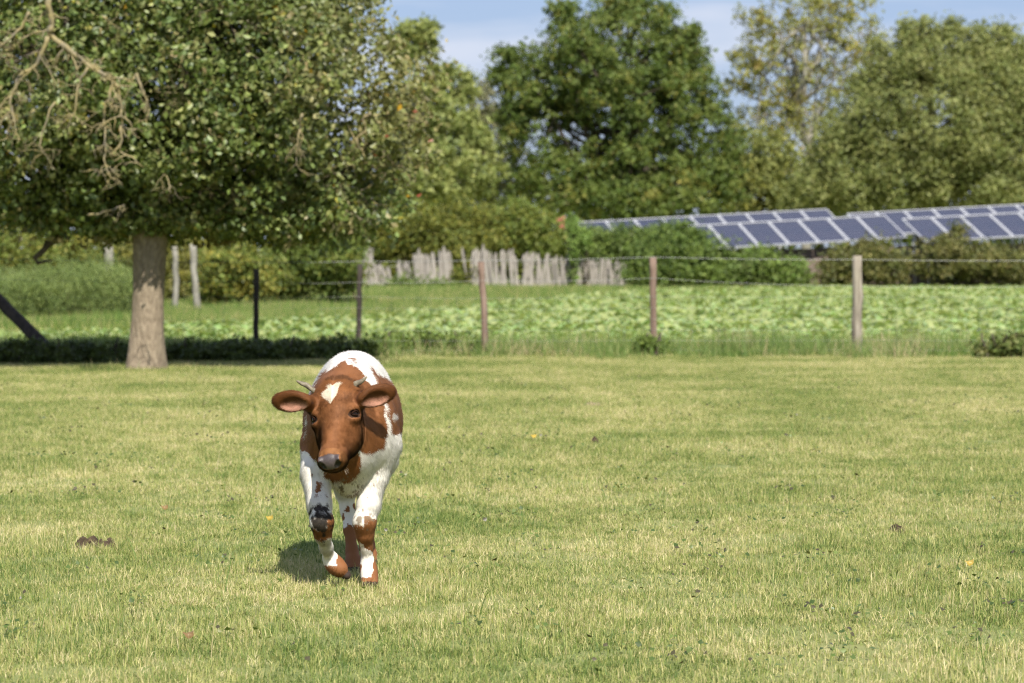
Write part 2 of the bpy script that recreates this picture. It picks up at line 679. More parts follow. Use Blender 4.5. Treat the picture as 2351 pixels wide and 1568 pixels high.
FIELD_FAR = [(-900, 47), (0, 47), (400, 45), (850, 50), (1050, 58), (1250, 66), (1450, 78), (1900, 86), (3200, 88)]
FENCE_D = 35.3


def view_px(X, Y):
    return X / Y * FPX / S + 1175.5


def build_ground():
    me = bpy.data.meshes.new('pasture_ground')
    nx, ny = 60, 80
    ys = np.concatenate([np.linspace(-30, 60, 60), np.linspace(64, 900, 20)])
    xs = np.sign(np.linspace(-1, 1, nx)) * np.abs(np.linspace(-1, 1, nx)) ** 2.2 * 600
    X, Y = np.meshgrid(xs, ys)
    V = np.stack([X.ravel(), Y.ravel(), np.zeros(X.size)], 1)
    idx = np.arange(X.size).reshape(ny, nx)
    F = np.stack([idx[:-1, :-1], idx[:-1, 1:], idx[1:, 1:], idx[1:, :-1]], -1).reshape(-1, 4)
    me = mesh_np('pasture_ground', V, F, smooth=True)
    m, nt, b = new_mat('turf_soil')
    L = nt.links.new
    ge = N(nt, 'ShaderNodeNewGeometry')
    n1 = N(nt, 'ShaderNodeTexNoise', Scale=0.6, Detail=6.0)
    n2 = N(nt, 'ShaderNodeTexNoise', Scale=14.0, Detail=6.0)
    L(ge.outputs['Position'], n1.inputs['Vector'])
    L(ge.outputs['Position'], n2.inputs['Vector'])
    r = N(nt, 'ShaderNodeValToRGB')
    r.color_ramp.elements[0].color = (0.13, 0.17, 0.04, 1)
    r.color_ramp.elements[1].color = (0.27, 0.27, 0.095, 1)
    r.color_ramp.elements[0].position = 0.3
    r.color_ramp.elements[1].position = 0.7
    mx = N(nt, 'ShaderNodeMath', operation='ADD')
    mh = N(nt, 'ShaderNodeMath', operation='MULTIPLY')
    L(n1.outputs['Fac'], mx.inputs[0])
    L(n2.outputs['Fac'], mx.inputs[1])
    L(mx.outputs[0], mh.inputs[0])
    mh.inputs[1].default_value = 0.5
    L(mh.outputs[0], r.inputs[0])
    L(r.outputs[0], b.inputs['Base Color'])
    b.inputs['Roughness'].default_value = 0.95
    o = link('pasture_ground', me, m)
    tag(o, 'short grazed green and straw coloured pasture', 'pasture', kind='structure')

    # bare earth strip between crop and paling fence
    V = []
    for px, py in ((820, 705), (930, 678), (1040, 672), (1200, 666), (1260, 668), (1230, 684), (1100, 694), (960, 705), (880, 716)):
        g = G(px, py)
        V.append((g.x, g.y, 0.006))
    me = bpy.data.meshes.new('bare_soil')
    me.from_pydata(V, [], [list(range(len(V)))])
    o = link('bare_soil', me, M['soil'])
    tag(o, 'strip of bare reddish soil at the foot of the paling fence', 'soil', kind='structure')


GRASS_STOPS = [(0.0, (0.095, 0.158, 0.032)), (0.34, (0.245, 0.305, 0.075)), (0.64, (0.425, 0.425, 0.142)), (0.87, (0.55, 0.49, 0.22)), (1.0, (0.68, 0.59, 0.33))]


def build_grass():
    mg = mat_grass('pasture_grass', GRASS_STOPS, 0.6, 5.0, 1.3)
    src = [source('turf_clump', blades_mesh('turf_clump', 7600, 0.55, 0.016, 0.046, 0.0026, 1.2, 0.2), mg) for _ in range(6)]
    src += [source('turf_clump', blades_mesh('turf_clump', 6400, 0.55, 0.018, 0.068, 0.0026, 1.0, 0.35), mg) for _ in range(3)]
    P, R, Sc, Va = [], [], [], []
    y = 7.6
    step = 0.8
    while y < 36.2:
        half = y * 0.182 + 2.2
        x = -half
        while x < half:
            P.append((x + random.uniform(-.15, .15), y + random.uniform(-.15, .15), 0))
            R.append((0, 0, random.uniform(0, 6.283)))
            q = random.uniform(0.8, 1.3)
            Sc.append((1.0, 1.0, q))
            Va.append(random.choice(range(9)))
            x += step
        y += step
    instancer('pasture_grass', P, R, Sc, Va, src, mg, 'short dense grass of the grazed pasture', 'grass')

    # rough longer grass beyond the fence
    mr = mat_grass('rough_grass', [(0.0, (0.06, 0.13, 0.02)), (0.4, (0.13, 0.23, 0.04)), (0.7, (0.27, 0.33, 0.08)), (1.0, (0.5, 0.42, 0.2))], 0.5, 1.6, 0.8)
    src = [source('rough_clump', blades_mesh('rough_clump', 1500, 0.7, 0.06, 0.26, 0.007, 0.5, 0.3), mr) for _ in range(4)]
    P, R, Sc, Va = [], [], [], []
    y = 35.6
    while y < 96:
        half = y * 0.182 + 3
        x = -half
        st = 1.0 if y < 60 else 1.5
        while x < half:
            px = view_px(x, y)
            if y < 38.6 or y > polyline_at(px, FIELD_FAR) - 0.6:
                P.append((x + random.uniform(-.3, .3), y + random.uniform(-.3, .3), 0))
                R.append((0, 0, random.uniform(0, 6.283)))
                q = random.uniform(0.7, 1.3) * (0.75 if y < 37 else 1.0)
                Sc.append((st, st, q))
                Va.append(random.choice(range(4)))
            x += st
        y += st
    instancer('rough_grass', P, R, Sc, Va, src, mr, 'longer rough green grass beyond the wire fence', 'grass')

    # dry seed stems and weeds at the foot of the fence
    md = mat_grass('dry_stems', [(0.0, (0.12, 0.20, 0.045)), (0.62, (0.21, 0.29, 0.08)), (0.85, (0.38, 0.35, 0.15)), (1.0, (0.54, 0.45, 0.26))], 0.7, 1.4, 1.0)
    src = [source('stem_clump', blades_mesh('stem_clump', 260, 0.5, 0.10, 0.48, 0.006, 0.28, 0.5, 3, 0.5), md) for _ in range(4)]
    P, R, Sc, Va = [], [], [], []
    for i in range(230):
        x = random.uniform(-10, 10)
        y = FENCE_D + random.gauss(0.35, 0.45)
        q = random.uniform(0.25, 0.9) ** 1.3
        if x < -2.0:
            q *= 0.6
            y += 0.4
        P.append((x, y, 0)); R.append((0, 0, random.uniform(0, 6.28))); Sc.append((1, 1, q)); Va.append(random.choice(range(4)))
    instancer('fence_weeds', P, R, Sc, Va, src, md, 'dry straw stems and weeds along the foot of the wire fence', 'weeds')

    # thin sparse straw stems standing out of the pasture
    src = [source('straw_clump', blades_mesh('straw_clump', 5, 0.45, 0.07, 0.24, 0.0035, 0.5, 0, 3, 0.5), md) for _ in range(6)]
    P, R, Sc, Va = [], [], [], []
    for i in range(420):
        y = 9 + 27 * random.random() ** 0.8
        x = random.uniform(-1, 1) * (y * 0.185 + 1)
        P.append((x, y, 0)); R.append((0, 0, random.uniform(0, 6.28))); q = random.uniform(.5, 1.1); Sc.append((1, 1, q)); Va.append(random.choice(range(6)))
    instancer('straw_stems', P, R, Sc, Va, src, md, 'scattered dry grass stems rising above the short pasture', 'grass')

    # broad lobed weed leaves low in the turf
    pal = [(0.06, 0.10, 0.022), (0.09, 0.14, 0.03), (0.15, 0.20, 0.05), (0.08, 0.07, 0.035), (0.24, 0.25, 0.08)]
    P, D, Sz, Cc = [], [], [], []
    for i in range(420):
        y = 9 + 20 * random.random() ** 1.1
        x = random.uniform(-1, 1) * (y * 0.185 + 0.8)
        nl = random.randint(3, 12)
        for j in range(nl):
            P.append((x + random.gauss(0, .055), y + random.gauss(0, .055), random.uniform(0.035, 0.07)))
            n = Vector((random.gauss(0, .45), random.gauss(-.25, .45), 0.8)).normalized()
            D.append(tuple(n)); Sz.append(random.uniform(0.012, 0.028))
            Cc.append(np.array(random.choice(pal)) * random.uniform(.8, 1.2))
    o = leaf_cloud('weed_leaves', np.array(P), np.array(D), np.array(Sz), np.array(Cc), 0.95, 0.15, M['leaf'])
    tag(o, 'small broad buttercup leaves scattered through the short turf', 'weeds', kind='stuff')


def beet_plant(n_leaves, seed):
    r = np.random.default_rng(seed)
    V, F, Cc = [], [], []
    for i in range(n_leaves):
        az = 2 * math.pi * (i / n_leaves) + r.normal() * 0.35
        tilt = r.uniform(0.1, 1.2)
        L = r.uniform(0.12, 0.24) * (0.75 + .5 * r.random())
        wmax = L * r.uniform(0.32, 0.5)
        d = np.array([math.cos(az), math.sin(az), 0])
        s = np.array([-math.sin(az), math.cos(az), 0])
        base = len(V)
        tint = np.array((0.32, 0.42, 0.165)) * r.uniform(0.85, 1.14) * np.array((r.uniform(.85, 1.2), 1, r.uniform(.7, 1.3)))
        K = 5
        for k in range(K):
            t = k / (K - 1)
            w = wmax * [0.10, 0.16, 0.95, 0.85, 0.15][k] * 0.5
            ang = tilt + 0.75 * t * t
            h = L * t * math.cos(ang * 0.75) + 0.02
            out = L * t * math.sin(ang * 0.75) * 1.05
            rip = r.normal() * 0.03 * (1 if k in (2, 3) else 0)
            c = d * out + np.array([0, 0, h])
            V += [c - s * w + np.array([0, 0, w * 0.35 + rip]), c, c + s * w + np.array([0, 0, w * 0.35 - rip])]
            cc = tint * (1.25 if k == 0 else 1)
            Cc += [cc, cc * 1.18, cc]
        for k in range(K - 1):
            a = base + 3 * k
            F += [(a, a + 1, a + 4, a + 3), (a + 1, a + 2, a + 5, a + 4)]
    return mesh_np('beet_plant', np.array(V), np.array(F), np.array(Cc), smooth=True)


def build_beets():
    src = [source('beet_plant', beet_plant(n, 40 + i), M['beet']) for i, n in enumerate((13, 14, 15, 12, 16))]
    P, R, Sc, Va = [], [], [], []
    y = 38.4
    while y < 88:
        half = y * 0.182 + 3
        x = -half
        st = 0.18 if y < 55 else 0.22
        while x < half:
            px = view_px(x, y)
            if y < polyline_at(px, FIELD_FAR) and not (px < 330 and y > 42 + random.random() * 3):
                xx, yy = x + random.uniform(-.12, .12), y + random.uniform(-.12, .12)
                edge = min(1.0, 0.45 + (y - 38.0) * 0.12)
                q = random.uniform(0.5, 1.0) * edge
                if px < 350:
                    q *= 0.6
                P.append((xx, yy, 0)); R.append((random.gauss(0, .1), random.gauss(0, .1), random.uniform(0, 6.28)))
                Sc.append((q, q, q)); Va.append(random.choice(range(5)))
            x += st
        y += st * 1.05
    instancer('beet_crop', P, R, Sc, Va, src, M['beet'], 'field of leafy pale green beet plants beyond the fence', 'crop')


# ------------------------------------------------------------------ fences
def build_fence():
    root = empty('wire_fence', (0, FENCE_D, 0))
    tag(root, 'wire fence with wooden posts between pasture and beet field', 'fence')
    posts = [(588, 829, 617, 0.034, 'post_shaded', (0.0, 0.0)), (821, 818, 606, 0.034, 'post_shaded', (0.03, 0)), (1117, 812, 601, 0.042, 'post_brown', (-0.07, 0)),
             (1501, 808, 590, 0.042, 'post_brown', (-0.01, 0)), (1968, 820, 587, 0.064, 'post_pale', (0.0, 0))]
    tops = []
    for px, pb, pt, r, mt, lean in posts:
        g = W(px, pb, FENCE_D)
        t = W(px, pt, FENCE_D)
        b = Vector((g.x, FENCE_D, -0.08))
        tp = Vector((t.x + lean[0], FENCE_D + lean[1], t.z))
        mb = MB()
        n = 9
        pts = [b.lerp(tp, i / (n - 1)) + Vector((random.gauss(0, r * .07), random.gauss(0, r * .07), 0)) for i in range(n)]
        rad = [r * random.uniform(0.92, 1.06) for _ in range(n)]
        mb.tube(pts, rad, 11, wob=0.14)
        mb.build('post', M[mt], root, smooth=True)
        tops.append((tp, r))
    # posts just outside the frame carry the wires on
    for px, mt, r in ((2480, 'post_pale', 0.085), (-110, 'post_shaded', 0.09)):
        b = W(px, 820, FENCE_D)
        mb = MB()
        mb.tube([Vector((b.x, FENCE_D, -0.08)), Vector((b.x, FENCE_D, 0.6)), Vector((b.x, FENCE_D, 1.28))], [r, r, r * .95], 11, wob=.1)
        mb.build('post', M[mt], root, smooth=True)
    # leaning brace log at the left
    a = W(140, 845, FENCE_D - 1.2)
    a.z = -0.05
    c = W(-100, 585, FENCE_D - 0.15)
    mb = MB()
    mb.tube([a.lerp(c, i / 8) + Vector((0, 0, random.gauss(0, .008))) for i in range(9)], [0.085 - 0.0035 * i for i in range(9)], 9, wob=.12)
    mb.build('brace', M['post_shaded'], root, smooth=True)
    # wires
    x0, x1 = W(-110, 800, FENCE_D).x, W(2480, 800, FENCE_D).x
    xs = [x0] + [t[0].x for t in tops] + [x1]
    front = FENCE_D - 0.045

    def wire(zs, r, nm='wire', sag=0.012):
        mb = MB()
        pts = []
        for i in range(len(xs) - 1):
            for k in range(8):
                t = k / 8
                z = zs[i] * (1 - t) + zs[i + 1] * t - sag * math.sin(math.pi * t)
                pts.append(Vector((xs[i] * (1 - t) + xs[i + 1] * t, front + random.gauss(0, .002), z)))
        pts.append(Vector((xs[-1], front, zs[-1])))
        mb.tube(pts, r, 4)
        mb.build(nm, M['wire'], root)

    wire([1.22, 1.17, 1.18, 1.19, 1.23, 1.20, 1.19], 0.0021, sag=0.01)
    wire([0.97, 0.93, 0.92, 0.94, 0.97, 0.87, 0.88], 0.0015, sag=0.02)
    for z in (0.74, 0.60, 0.46, 0.33, 0.20, 0.08):
        wire([z * 0.98, z, z, z * 0.97, z, z, z], 0.0010, sag=0.006)
    mb = MB()
    x = x0
    while x < x1:
        mb.tube([Vector((x, front - .004, 0.05)), Vector((x + random.gauss(0, .012), front - .004, 0.40)), Vector((x + random.gauss(0, .014), front - .004, 0.74))], 0.0010, 4)
        x += 0.17
    mb.build('stay_wires', M['wire'], root)['kind'] = 'stuff'

    # dark edging lying at the foot of the fence
    for px0, px1, py, lab in ((1055, 1093, 812, 'dark grey edging strip lying in grass left of a fence post'), (1128, 1168, 812, 'dark grey edging strip lying in grass right of a fence post')):
        a, b = G(px0, py), G(px1, py)
        mb = MB()
        n = 6
        for i in range(n):
            p, q = a.lerp(b, i / n), a.lerp(b, (i + 1) / n)
            mb.box((p + q) / 2 + Vector((0, 0, 0.05 + random.gauss(0, .004))), ((q - p).length * 1.02, 0.05, 0.10 - 0.004 * (i % 2)))
        o = mb.build('edging_strip', M['edging'])
        tag(o, lab, 'edging')


def build_paling():
    # cleft pales shared between copies
    meshes = []
    for i in range(6):
        mb = MB()
        h = 1.0
        w = random.uniform(0.055, 0.085)
        pts = [(0, 0, 0), (random.gauss(0, .008), 0, 0.45), (random.gauss(0, .01), 0, 0.9), (random.gauss(0, .01), 0, 1.0)]
        n0 = len(mb.v)
        for k, p in enumerate(pts):
            ww = w * (0.35 if k == 3 else 1.0) / 2
            for sx, sy in ((-1, -.35), (.2, -.55), (1, -.2), (.1, .4)):
                mb.v.append(Vector(p) + Vector((sx * ww, sy * ww, random.gauss(0, .006))))
        for k in range(3):
            for j in range(4):
                a, b = n0 + 4 * k + j, n0 + 4 * k + (j + 1) % 4
                mb.f.append([a, b, b + 4, a + 4])
        mb.f.append([n0 + 15, n0 + 12, n0 + 13, n0 + 14][::-1])
        me = mb.mesh('pale')
        me.materials.append(M['pale'])
        meshes.append(me)

    def section(label, spec, d):
        p0 = W(spec[0][0], 600, d)
        root = empty('paling_fence', (p0.x, d, 0))
        tag(root, label, 'fence', 'grey cleft paling fences')
        zmid = []
        for px, top, bot, lean in spec:
            dd = d + random.gauss(0, 0.06)
            b = W(px, bot, dd)
            t = W(px, top, dd)
            z0 = max(-0.05, b.z)
            o = bpy.data.objects.new('pale', random.choice(meshes))
            COLL.objects.link(o)
            o.parent = root
            o.matrix_parent_inverse = Matrix.Translation(-root.location)
            o.location = (b.x, dd, z0)
            o.scale = (random.uniform(0.85, 1.25), 1, max(0.3, t.z - z0))
            o.rotation_euler = (random.gauss(0, .03), lean, random.gauss(0, .3))
            zmid.append((b.x + math.tan(lean) * (t.z - z0) * .5, dd, (t.z + z0) / 2))
        for off in (-0.28, 0.28):
            mb = MB()
            mb.tube([Vector((x, y - 0.05, z + off)) for x, y, z in zmid], 0.004, 4)
            mb.build('wire', M['wire'], root)

    d = 88.0
    spec = []
    x = 831
    while x < 852:
        spec.append((x, 568 + abs(x - 838) * 1.2 + random.gauss(0, 2), 668, random.gauss(.05, .04)))
        x += 2.6
    section('bundle of tall grey pales leaning beside a shaded fence post', spec, d)
    spec = []
    x = 858
    while x < 950:
        if not 902 < x < 910:
            spec.append((x, 612 - max(0, x - 900) * 0.28 + random.gauss(0, 6), 655 + random.gauss(0, 4), random.gauss(-.22, .1)))
        x += random.uniform(3.2, 6)
    while x < 1044:
        if not (985 < x < 990):
            spec.append((x, 583 + random.gauss(0, 5) - (x > 1000) * 6, 656 + random.gauss(0, 4), random.gauss(-.05, .06)))
        x += random.uniform(2.8, 4.6)
    section('grey paling fence left of a golden shrub, its near end leaning', spec, d)
    spec = []
    x = 1074
    while x < 1440:
        t = 570 + (x - 1074) * 0.092 + random.gauss(0, 5)
        spec.append((x, t, 662 + random.gauss(0, 4), random.gauss(.02, .13)))
        x += random.uniform(2.9, 5.2)
    section('long grey paling fence running behind the beets below shrubs', spec, d)


def build_white_posts():
    for (pa, pb, d, r, lab, mt) in (((402, 566), (403, 662), 58, 0.06, 'short pale post beside the apple trunk, behind shrubs', 'bark_pale'),
                                    ((441, 560), (455, 706), 56, 0.065, 'tall leaning pale post right of the apple trunk', 'bark_pale'),
                                    ((249, 556), (250, 640), 62, 0.10, 'pale post half hidden behind feathery plants left of the apple trunk', 'bark_pale')):
        a, b = W(*pa, d), W(*pb, d)
        b.z = -0.05
        mb = MB()
        mb.tube([b.lerp(a, i / 6) + Vector((random.gauss(0, .012), 0, 0)) for i in range(7)], [r * random.uniform(.9, 1.05) for _ in range(7)], 9, wob=.1)
        o = mb.build('wooden_post', M[mt], None, smooth=True)
        tag(o, lab, 'post')


# ------------------------------------------------------------------ solar panels
def solar_material():
    m, nt, b = new_mat('solar_cells')
    L = nt.links.new
    t = N(nt, 'ShaderNodeTexCoord')
    br = N(nt, 'ShaderNodeTexBrick', Scale=1.0)
    br.offset = 0.0
    br.inputs['Brick Width'].default_value = 0.16
    br.inputs['Row Height'].default_value = 0.16
    br.inputs['Mortar Size'].default_value = 0.005
    br.inputs['Color1'].default_value = (0.026, 0.030, 0.055, 1)
    br.inputs['Color2'].default_value = (0.038, 0.038, 0.062, 1)
    br.inputs['Mortar'].default_value = (0.11, 0.115, 0.15, 1)
    L(t.outputs['Object'], br.inputs['Vector'])
    L(br.outputs['Color'], b.inputs['Base Color'])
    b.inputs['Roughness'].default_value = 0.22
    b.inputs['Specular IOR Level'].default_value = 0.6
    b.inputs['Coat Weight'].default_value = 0.25
    b.inputs['Coat Roughness'].default_value = 0.12
    return m


def build_solar():
    mcell = solar_material()
    pw, ph = 1.0, 1.62
    mb = MB()
    mb.v = [Vector((-pw / 2 + .02, -ph / 2 + .02, 0)), Vector((pw / 2 - .02, -ph / 2 + .02, 0)), Vector((pw / 2 - .02, ph / 2 - .02, 0)), Vector((-pw / 2 + .02, ph / 2 - .02, 0))]
    b2 = [v - Vector((0, 0, 0.02)) for v in mb.v]
    mb.v += b2
    mb.f = [[0, 1, 2, 3], [7, 6, 5, 4], [0, 4, 5, 1], [1, 5, 6, 2], [2, 6, 7, 3], [3, 7, 4, 0]]
    cell_me = mb.mesh('solar_panel')
    cell_me.materials.append(mcell)
    fb = MB()
    for c, s in (((0, -ph / 2 + .022, 0), (pw, .04, .045)), ((0, ph / 2 - .022, 0), (pw, .04, .045)), ((-pw / 2 + .022, 0, 0), (.04, ph - .085, .043)), ((pw / 2 - .022, 0, 0), (.04, ph - .085, .043))):
        fb.box(c, s)
    frame_me = fb.mesh('panel_frame')
    frame_me.materials.append(M['alu'])

    def row(label, ref_px, ref_d, n, w_extra, rx, tilt_deg, slope=0.052, phi=20):
        """ref_px: view position of the right-hand bottom corner of the row"""
        ph_ = math.radians(phi)
        R = Vector((math.cos(ph_), math.sin(ph_), slope)).normalized()
        Sx = Vector((math.sin(ph_), -math.cos(ph_), 0))
        tl = math.radians(tilt_deg)
        D = (Sx * math.cos(tl) - Vector((0, 0, 1)) * math.sin(tl)).normalized()      # down the panel
        D = (D - R * D.dot(R)).normalized()
        Nn = R.cross(-D).normalized()
        corner = W(ref_px[0], ref_px[1], ref_d)
        root = empty('solar_array', (corner.x, corner.y, 0))
        tag(root, label, 'solar panels', 'rows of solar panels beyond the field')
        rot = Matrix((R, -D, Nn)).transposed()
        pitch = pw + 0.012
        for i in range(n):
            c = corner - R * (pitch * (i + 0.5)) - D * (ph / 2)
            o = bpy.data.objects.new('solar_panel', cell_me)
            COLL.objects.link(o)
            o.matrix_world = Matrix.Translation(c) @ rot.to_4x4()
            o.parent = root
            o.matrix_parent_inverse = Matrix.Translation(-root.location)
            f = bpy.data.objects.new('frame', frame_me)
            COLL.objects.link(f)
            f.parent = o
        # rails and legs
        for t in (0.3, 1.25):
            mb = MB()
            a = corner - D * t - Nn * 0.06
            mb.tube([a, a - R * pitch * n], 0.03, 6)
            mb.build('rail', M['alu'], root)
        for i in range(0, n + 1, 2):
            for t in (0.3, 1.25):
                a = corner - D * t - R * pitch * min(i + .3, n - .3) - Nn * 0.09
                mb = MB()
                mb.tube([Vector((a.x, a.y, -0.05)), a], 0.03, 6)
                mb.build('leg', M['alu'], root)
        return corner, R

    row('front row of violet blue solar panels ending right of the rounded dark green bush', (2084, 546), 88.0, 7, 0, 0, 26)
    row('back row of violet blue solar panels seen as a thin band', (1945, 528), 95.0, 10, 0, 0, 26)
    row('front row of deep blue solar panels at the right edge', (2105 + 70 * 6, 547 - 6 * 2.35), 88.0, 6, 0, 0, 26)
    row('back row of deep blue solar panels at the upper right', (1968 + 68 * 8, 529 - 8 * 2.0), 91.5, 8, 0, 0, 26)

    # weathered timber wall under the panels
    a, b = W(1690, 590, 87.0), W(2480, 590, 89.0)
    root = empty('timber_wall', (a.x, a.y, 0))
    tag(root, 'low wall of weathered brown boards under the solar panels', 'wall')
    dirv = (b - a)
    dirv.z = 0
    L = dirv.length
    dirv.normalize()
    ang = math.atan2(dirv.y, dirv.x)
    rot = Matrix.Rotation(ang, 3, 'Z')
    hgt = 0.21
    pme = MB().box((0, 0, 0), (1, 0.05, hgt - 0.015)).mesh('plank')
    pme.materials.append(M['plank'])
    for r in range(6):
        x = 0.0
        while x < L:
            w = random.uniform(1.6, 2.6)
            w = min(w, L - x)
            o = bpy.data.objects.new('plank', pme)
            COLL.objects.link(o)
            p = a + dirv * (x + w / 2)
            o.parent = root
            o.matrix_parent_inverse = Matrix.Translation(-root.location)
            o.location = (p.x, p.y + random.gauss(0, .02), hgt * (r + .5) + (x / L) * 0.25)
            o.rotation_euler = (random.gauss(0, .02), -0.01 + random.gauss(0, .004), ang + random.gauss(0, .006))
            o.scale = (w - 0.02, 1, 1)
            x += w
    mb = MB()
    c = W(1291, 513, 92.6)
    mb.box(c, (0.30, 0.04, 0.42), Matrix.Rotation(-0.25, 3, 'Y'))
    mb.tube([Vector((c.x, c.y, -0.05)), c], 0.03, 6)
    tag(mb.build('red_board', M['red']), 'small red board on a stake between shrub tops below the panels', 'board')


# ------------------------------------------------------------------ trees and shrubs
def build_apple():
    b = W(334, 850, TREE_D)
    tx = b.x
    base = Vector((tx, TREE_D, 0))
    L = []
    for dx, dy, z, rx, ry, rz in ((0, .2, 3.6, 2.2, 2.1, 1.8), (1.6, 0, 2.95, 1.35, 1.5, 1.25), (-1.6, 0, 2.9, 1.4, 1.5, 1.3), (2.25, .1, 2.6, .85, .9, .72),
                                  (1.2, -.9, 3.5, 1.15, 1.0, 1.05), (-.9, -1.0, 3.3, 1.2, .9, 1.0), (0.1, -1.1, 3.0, 1.1, .7, .9), (0, .3, 5.4, 1.75, 1.9, 1.6),
                                  (1.25, .2, 4.5, 1.1, 1.3, 1.0), (-1.4, .2, 4.6, 1.3, 1.4, 1.2), (1.5, .5, 2.0, 1.25, 1.0, .55), (-1.3, .5, 1.95, 1.6, 1.0, .52),
                                  (.4, 1.0, 2.0, 1.5, 1.0, .55), (-3.0, .3, 3.0, 1.3, 1.3, 1.25), (0, .5, 7.0, 1.3, 1.3, 1.2), (0, 1.7, 3.6, 2.2, 1.3, 1.7), (2.1, -.1, 1.75, .75, .7, .38), (-.6, .3, 1.72, 1.2, .8, .35), (.9, .3, 1.72, 1.2, .8, .35), (-2.0, .2, 1.75, 1.1, .8, .38), (0.0, .9, 1.75, 1.8, .6, .38), (1.6, -.1, 1.7, .8, .6, .3), (.05, -.32, 1.82, .75, .3, .36), (0, -.7, 2.3, .95, .4, .45), (-.5, -.2, 1.7, .6, .3, .28), (.6, -.2, 1.7, .6, .3, .28),
                                  (-2.6, .4, 1.95, 1.2, .9, .5)):
        L.append(((tx + dx, TREE_D + dy, z), (rx, ry, rz)))

    def keep(P):
        s = TREE_D - P[:, 1]
        k = s < P[:, 2] * 1.0 - 0.30
        near = np.abs(P[:, 0] - tx - 0.15 * s) < 0.55
        k &= ~(near & (s > P[:, 2] - 1.02 + 0.35 * vnoise(P, 3.0, 8)) & (RNG.random(len(P)) < 0.93))
        zmin = 1.22 + 0.5 * vnoise(P * np.array([1, 1, 0]), 1.3, 4)
        k &= P[:, 2] > zmin
        return k

    tp = []
    for t, ox, r in ((-0.06, 0, 0), (0.12, 0.0, 0), (0.4, 0.02, 0), (0.8, 0.035, 0), (1.2, 0.05, 0), (1.7, 0.06, 0), (2.4, 0.1, 0)):
        tp.append(Vector((tx + ox, TREE_D, t)))
    pal = [(0.070, 0.105, 0.024), (0.110, 0.150, 0.036), (0.155, 0.19, 0.055), (0.21, 0.22, 0.080), (0.10, 0.14, 0.055), (0.27, 0.21, 0.11), (0.30, 0.25, 0.04)]
    C, Out, P, O, cid = sample_lobes(L, 9.5, 0.23, 42, 0.5, 0.5)
    m = keep(P)
    P, O, cid = P[m], O[m], cid[m]
    root = empty('apple_tree', base)
    tag(root, 'big old apple tree with broad dense crown over a thick tan trunk', 'tree')
    mb = MB()
    nz_, sides = 40, 36
    for i in range(nz_):
        t = i / (nz_ - 1)
        z = -0.06 + t * 2.5
        r = 0.185 + 0.045 * math.exp(-max(0, z) / 0.18) + 0.012 * math.cos(z * 4)
        ox = 0.0 + 0.06 * min(1, max(0, z) / 1.5)
        for j in range(sides):
            a = 2 * math.pi * j / sides
            q = np.array([[math.cos(a) * 1.2, math.sin(a) * 1.2, z * 0.9]])
            rr = r * (1 + 0.16 * (fbm(q, 1.6, 3, 3)[0] - 0.5) + 0.05 * (vnoise(q, 9, 5)[0] - .5) + 0.05 * math.sin(a * 5 + z) * math.exp(-max(0, z) / .3))
            mb.v.append(Vector((tx + ox + rr * math.cos(a), TREE_D + rr * math.sin(a), z)))
    for i in range(nz_ - 1):
        for j in range(sides):
            a, b2 = i * sides + j, i * sides + (j + 1) % sides
            mb.f.append([a, b2, b2 + sides, a + sides])
    mb.build('trunk', M['bark'], root, smooth=True)
    # limbs
    lb = MB()
    ends = []
    for i in range(26):
        c, r = L[i % len(L)]
        e = Vector(c) + Vector((RNG.normal() * r[0], RNG.normal() * r[1] * .6 + .2, abs(RNG.normal()) * r[2])) * 0.35
        s = Vector((tx + .06, TREE_D, random.uniform(1.55, 2.4)))
        lp = limb_path(s, e, 0.13, 6)
        r0 = random.uniform(0.05, 0.11)
        for q in lp[1:]:
            q.z = max(q.z, 1.9 + .25 * random.random())
        lb.tube(lp, [r0 * (1 - 0.75 * k / 6) for k in range(7)], 6, cap=False, wob=.15)
        ends += lp[2:]
    ea = np.array([tuple(e) for e in ends])
    for i in RNG.choice(len(C), 260, replace=False):
        if not keep(C[i:i + 1])[0]:
            continue
        j = np.argmin(((ea - C[i]) ** 2).sum(1))
        lb.tube(limb_path(ends[j], C[i], 0.12, 4), [0.016, 0.013, 0.010, 0.008, 0.004], 4, cap=False)
    lb.build('branches', M['bark_dark'], root, smooth=True)['kind'] = 'stuff'
    # leaf colours: duller, browner towards the tips on the right side
    cols = palette_cols(len(P), cid, pal, weights=(4, 6, 6, 5, 4, 1.2, .35), clus=.35, jit=.22) * 1.35
    rel = P[:, 0] - tx
    tipf = np.clip((rel - 1.5) / 1.6, 0, 1) * np.clip((P[:, 2] - 1.9) / .8, 0, 1) * (0.35 + 0.65 * vnoise(P, 1.6, 21))
    tipf = np.maximum(tipf, 0.8 * (vnoise(P, 0.9, 31) > 0.74))
    brown = np.array((0.27, 0.21, 0.095)) * (1 + RNG.normal(size=(len(P), 1)) * .22)
    cols = cols * (1 - tipf[:, None] * .8) + brown * tipf[:, None] * .8
    red = RNG.random(len(P)) < 0.012 * tipf
    cols[red] = (0.34, 0.10, 0.06)
    yel = RNG.random(len(P)) < 0.0018
    cols[yel] = (0.55, 0.32, 0.03)
    size = 0.082 * (0.6 + 0.7 * RNG.random(len(P)))
    leaf_cloud('crown', P, leaf_normals(O, 0.35, 0.8), size, np.clip(cols, 0.004, .8), 0.62, 0.22, M['leaf'], root)

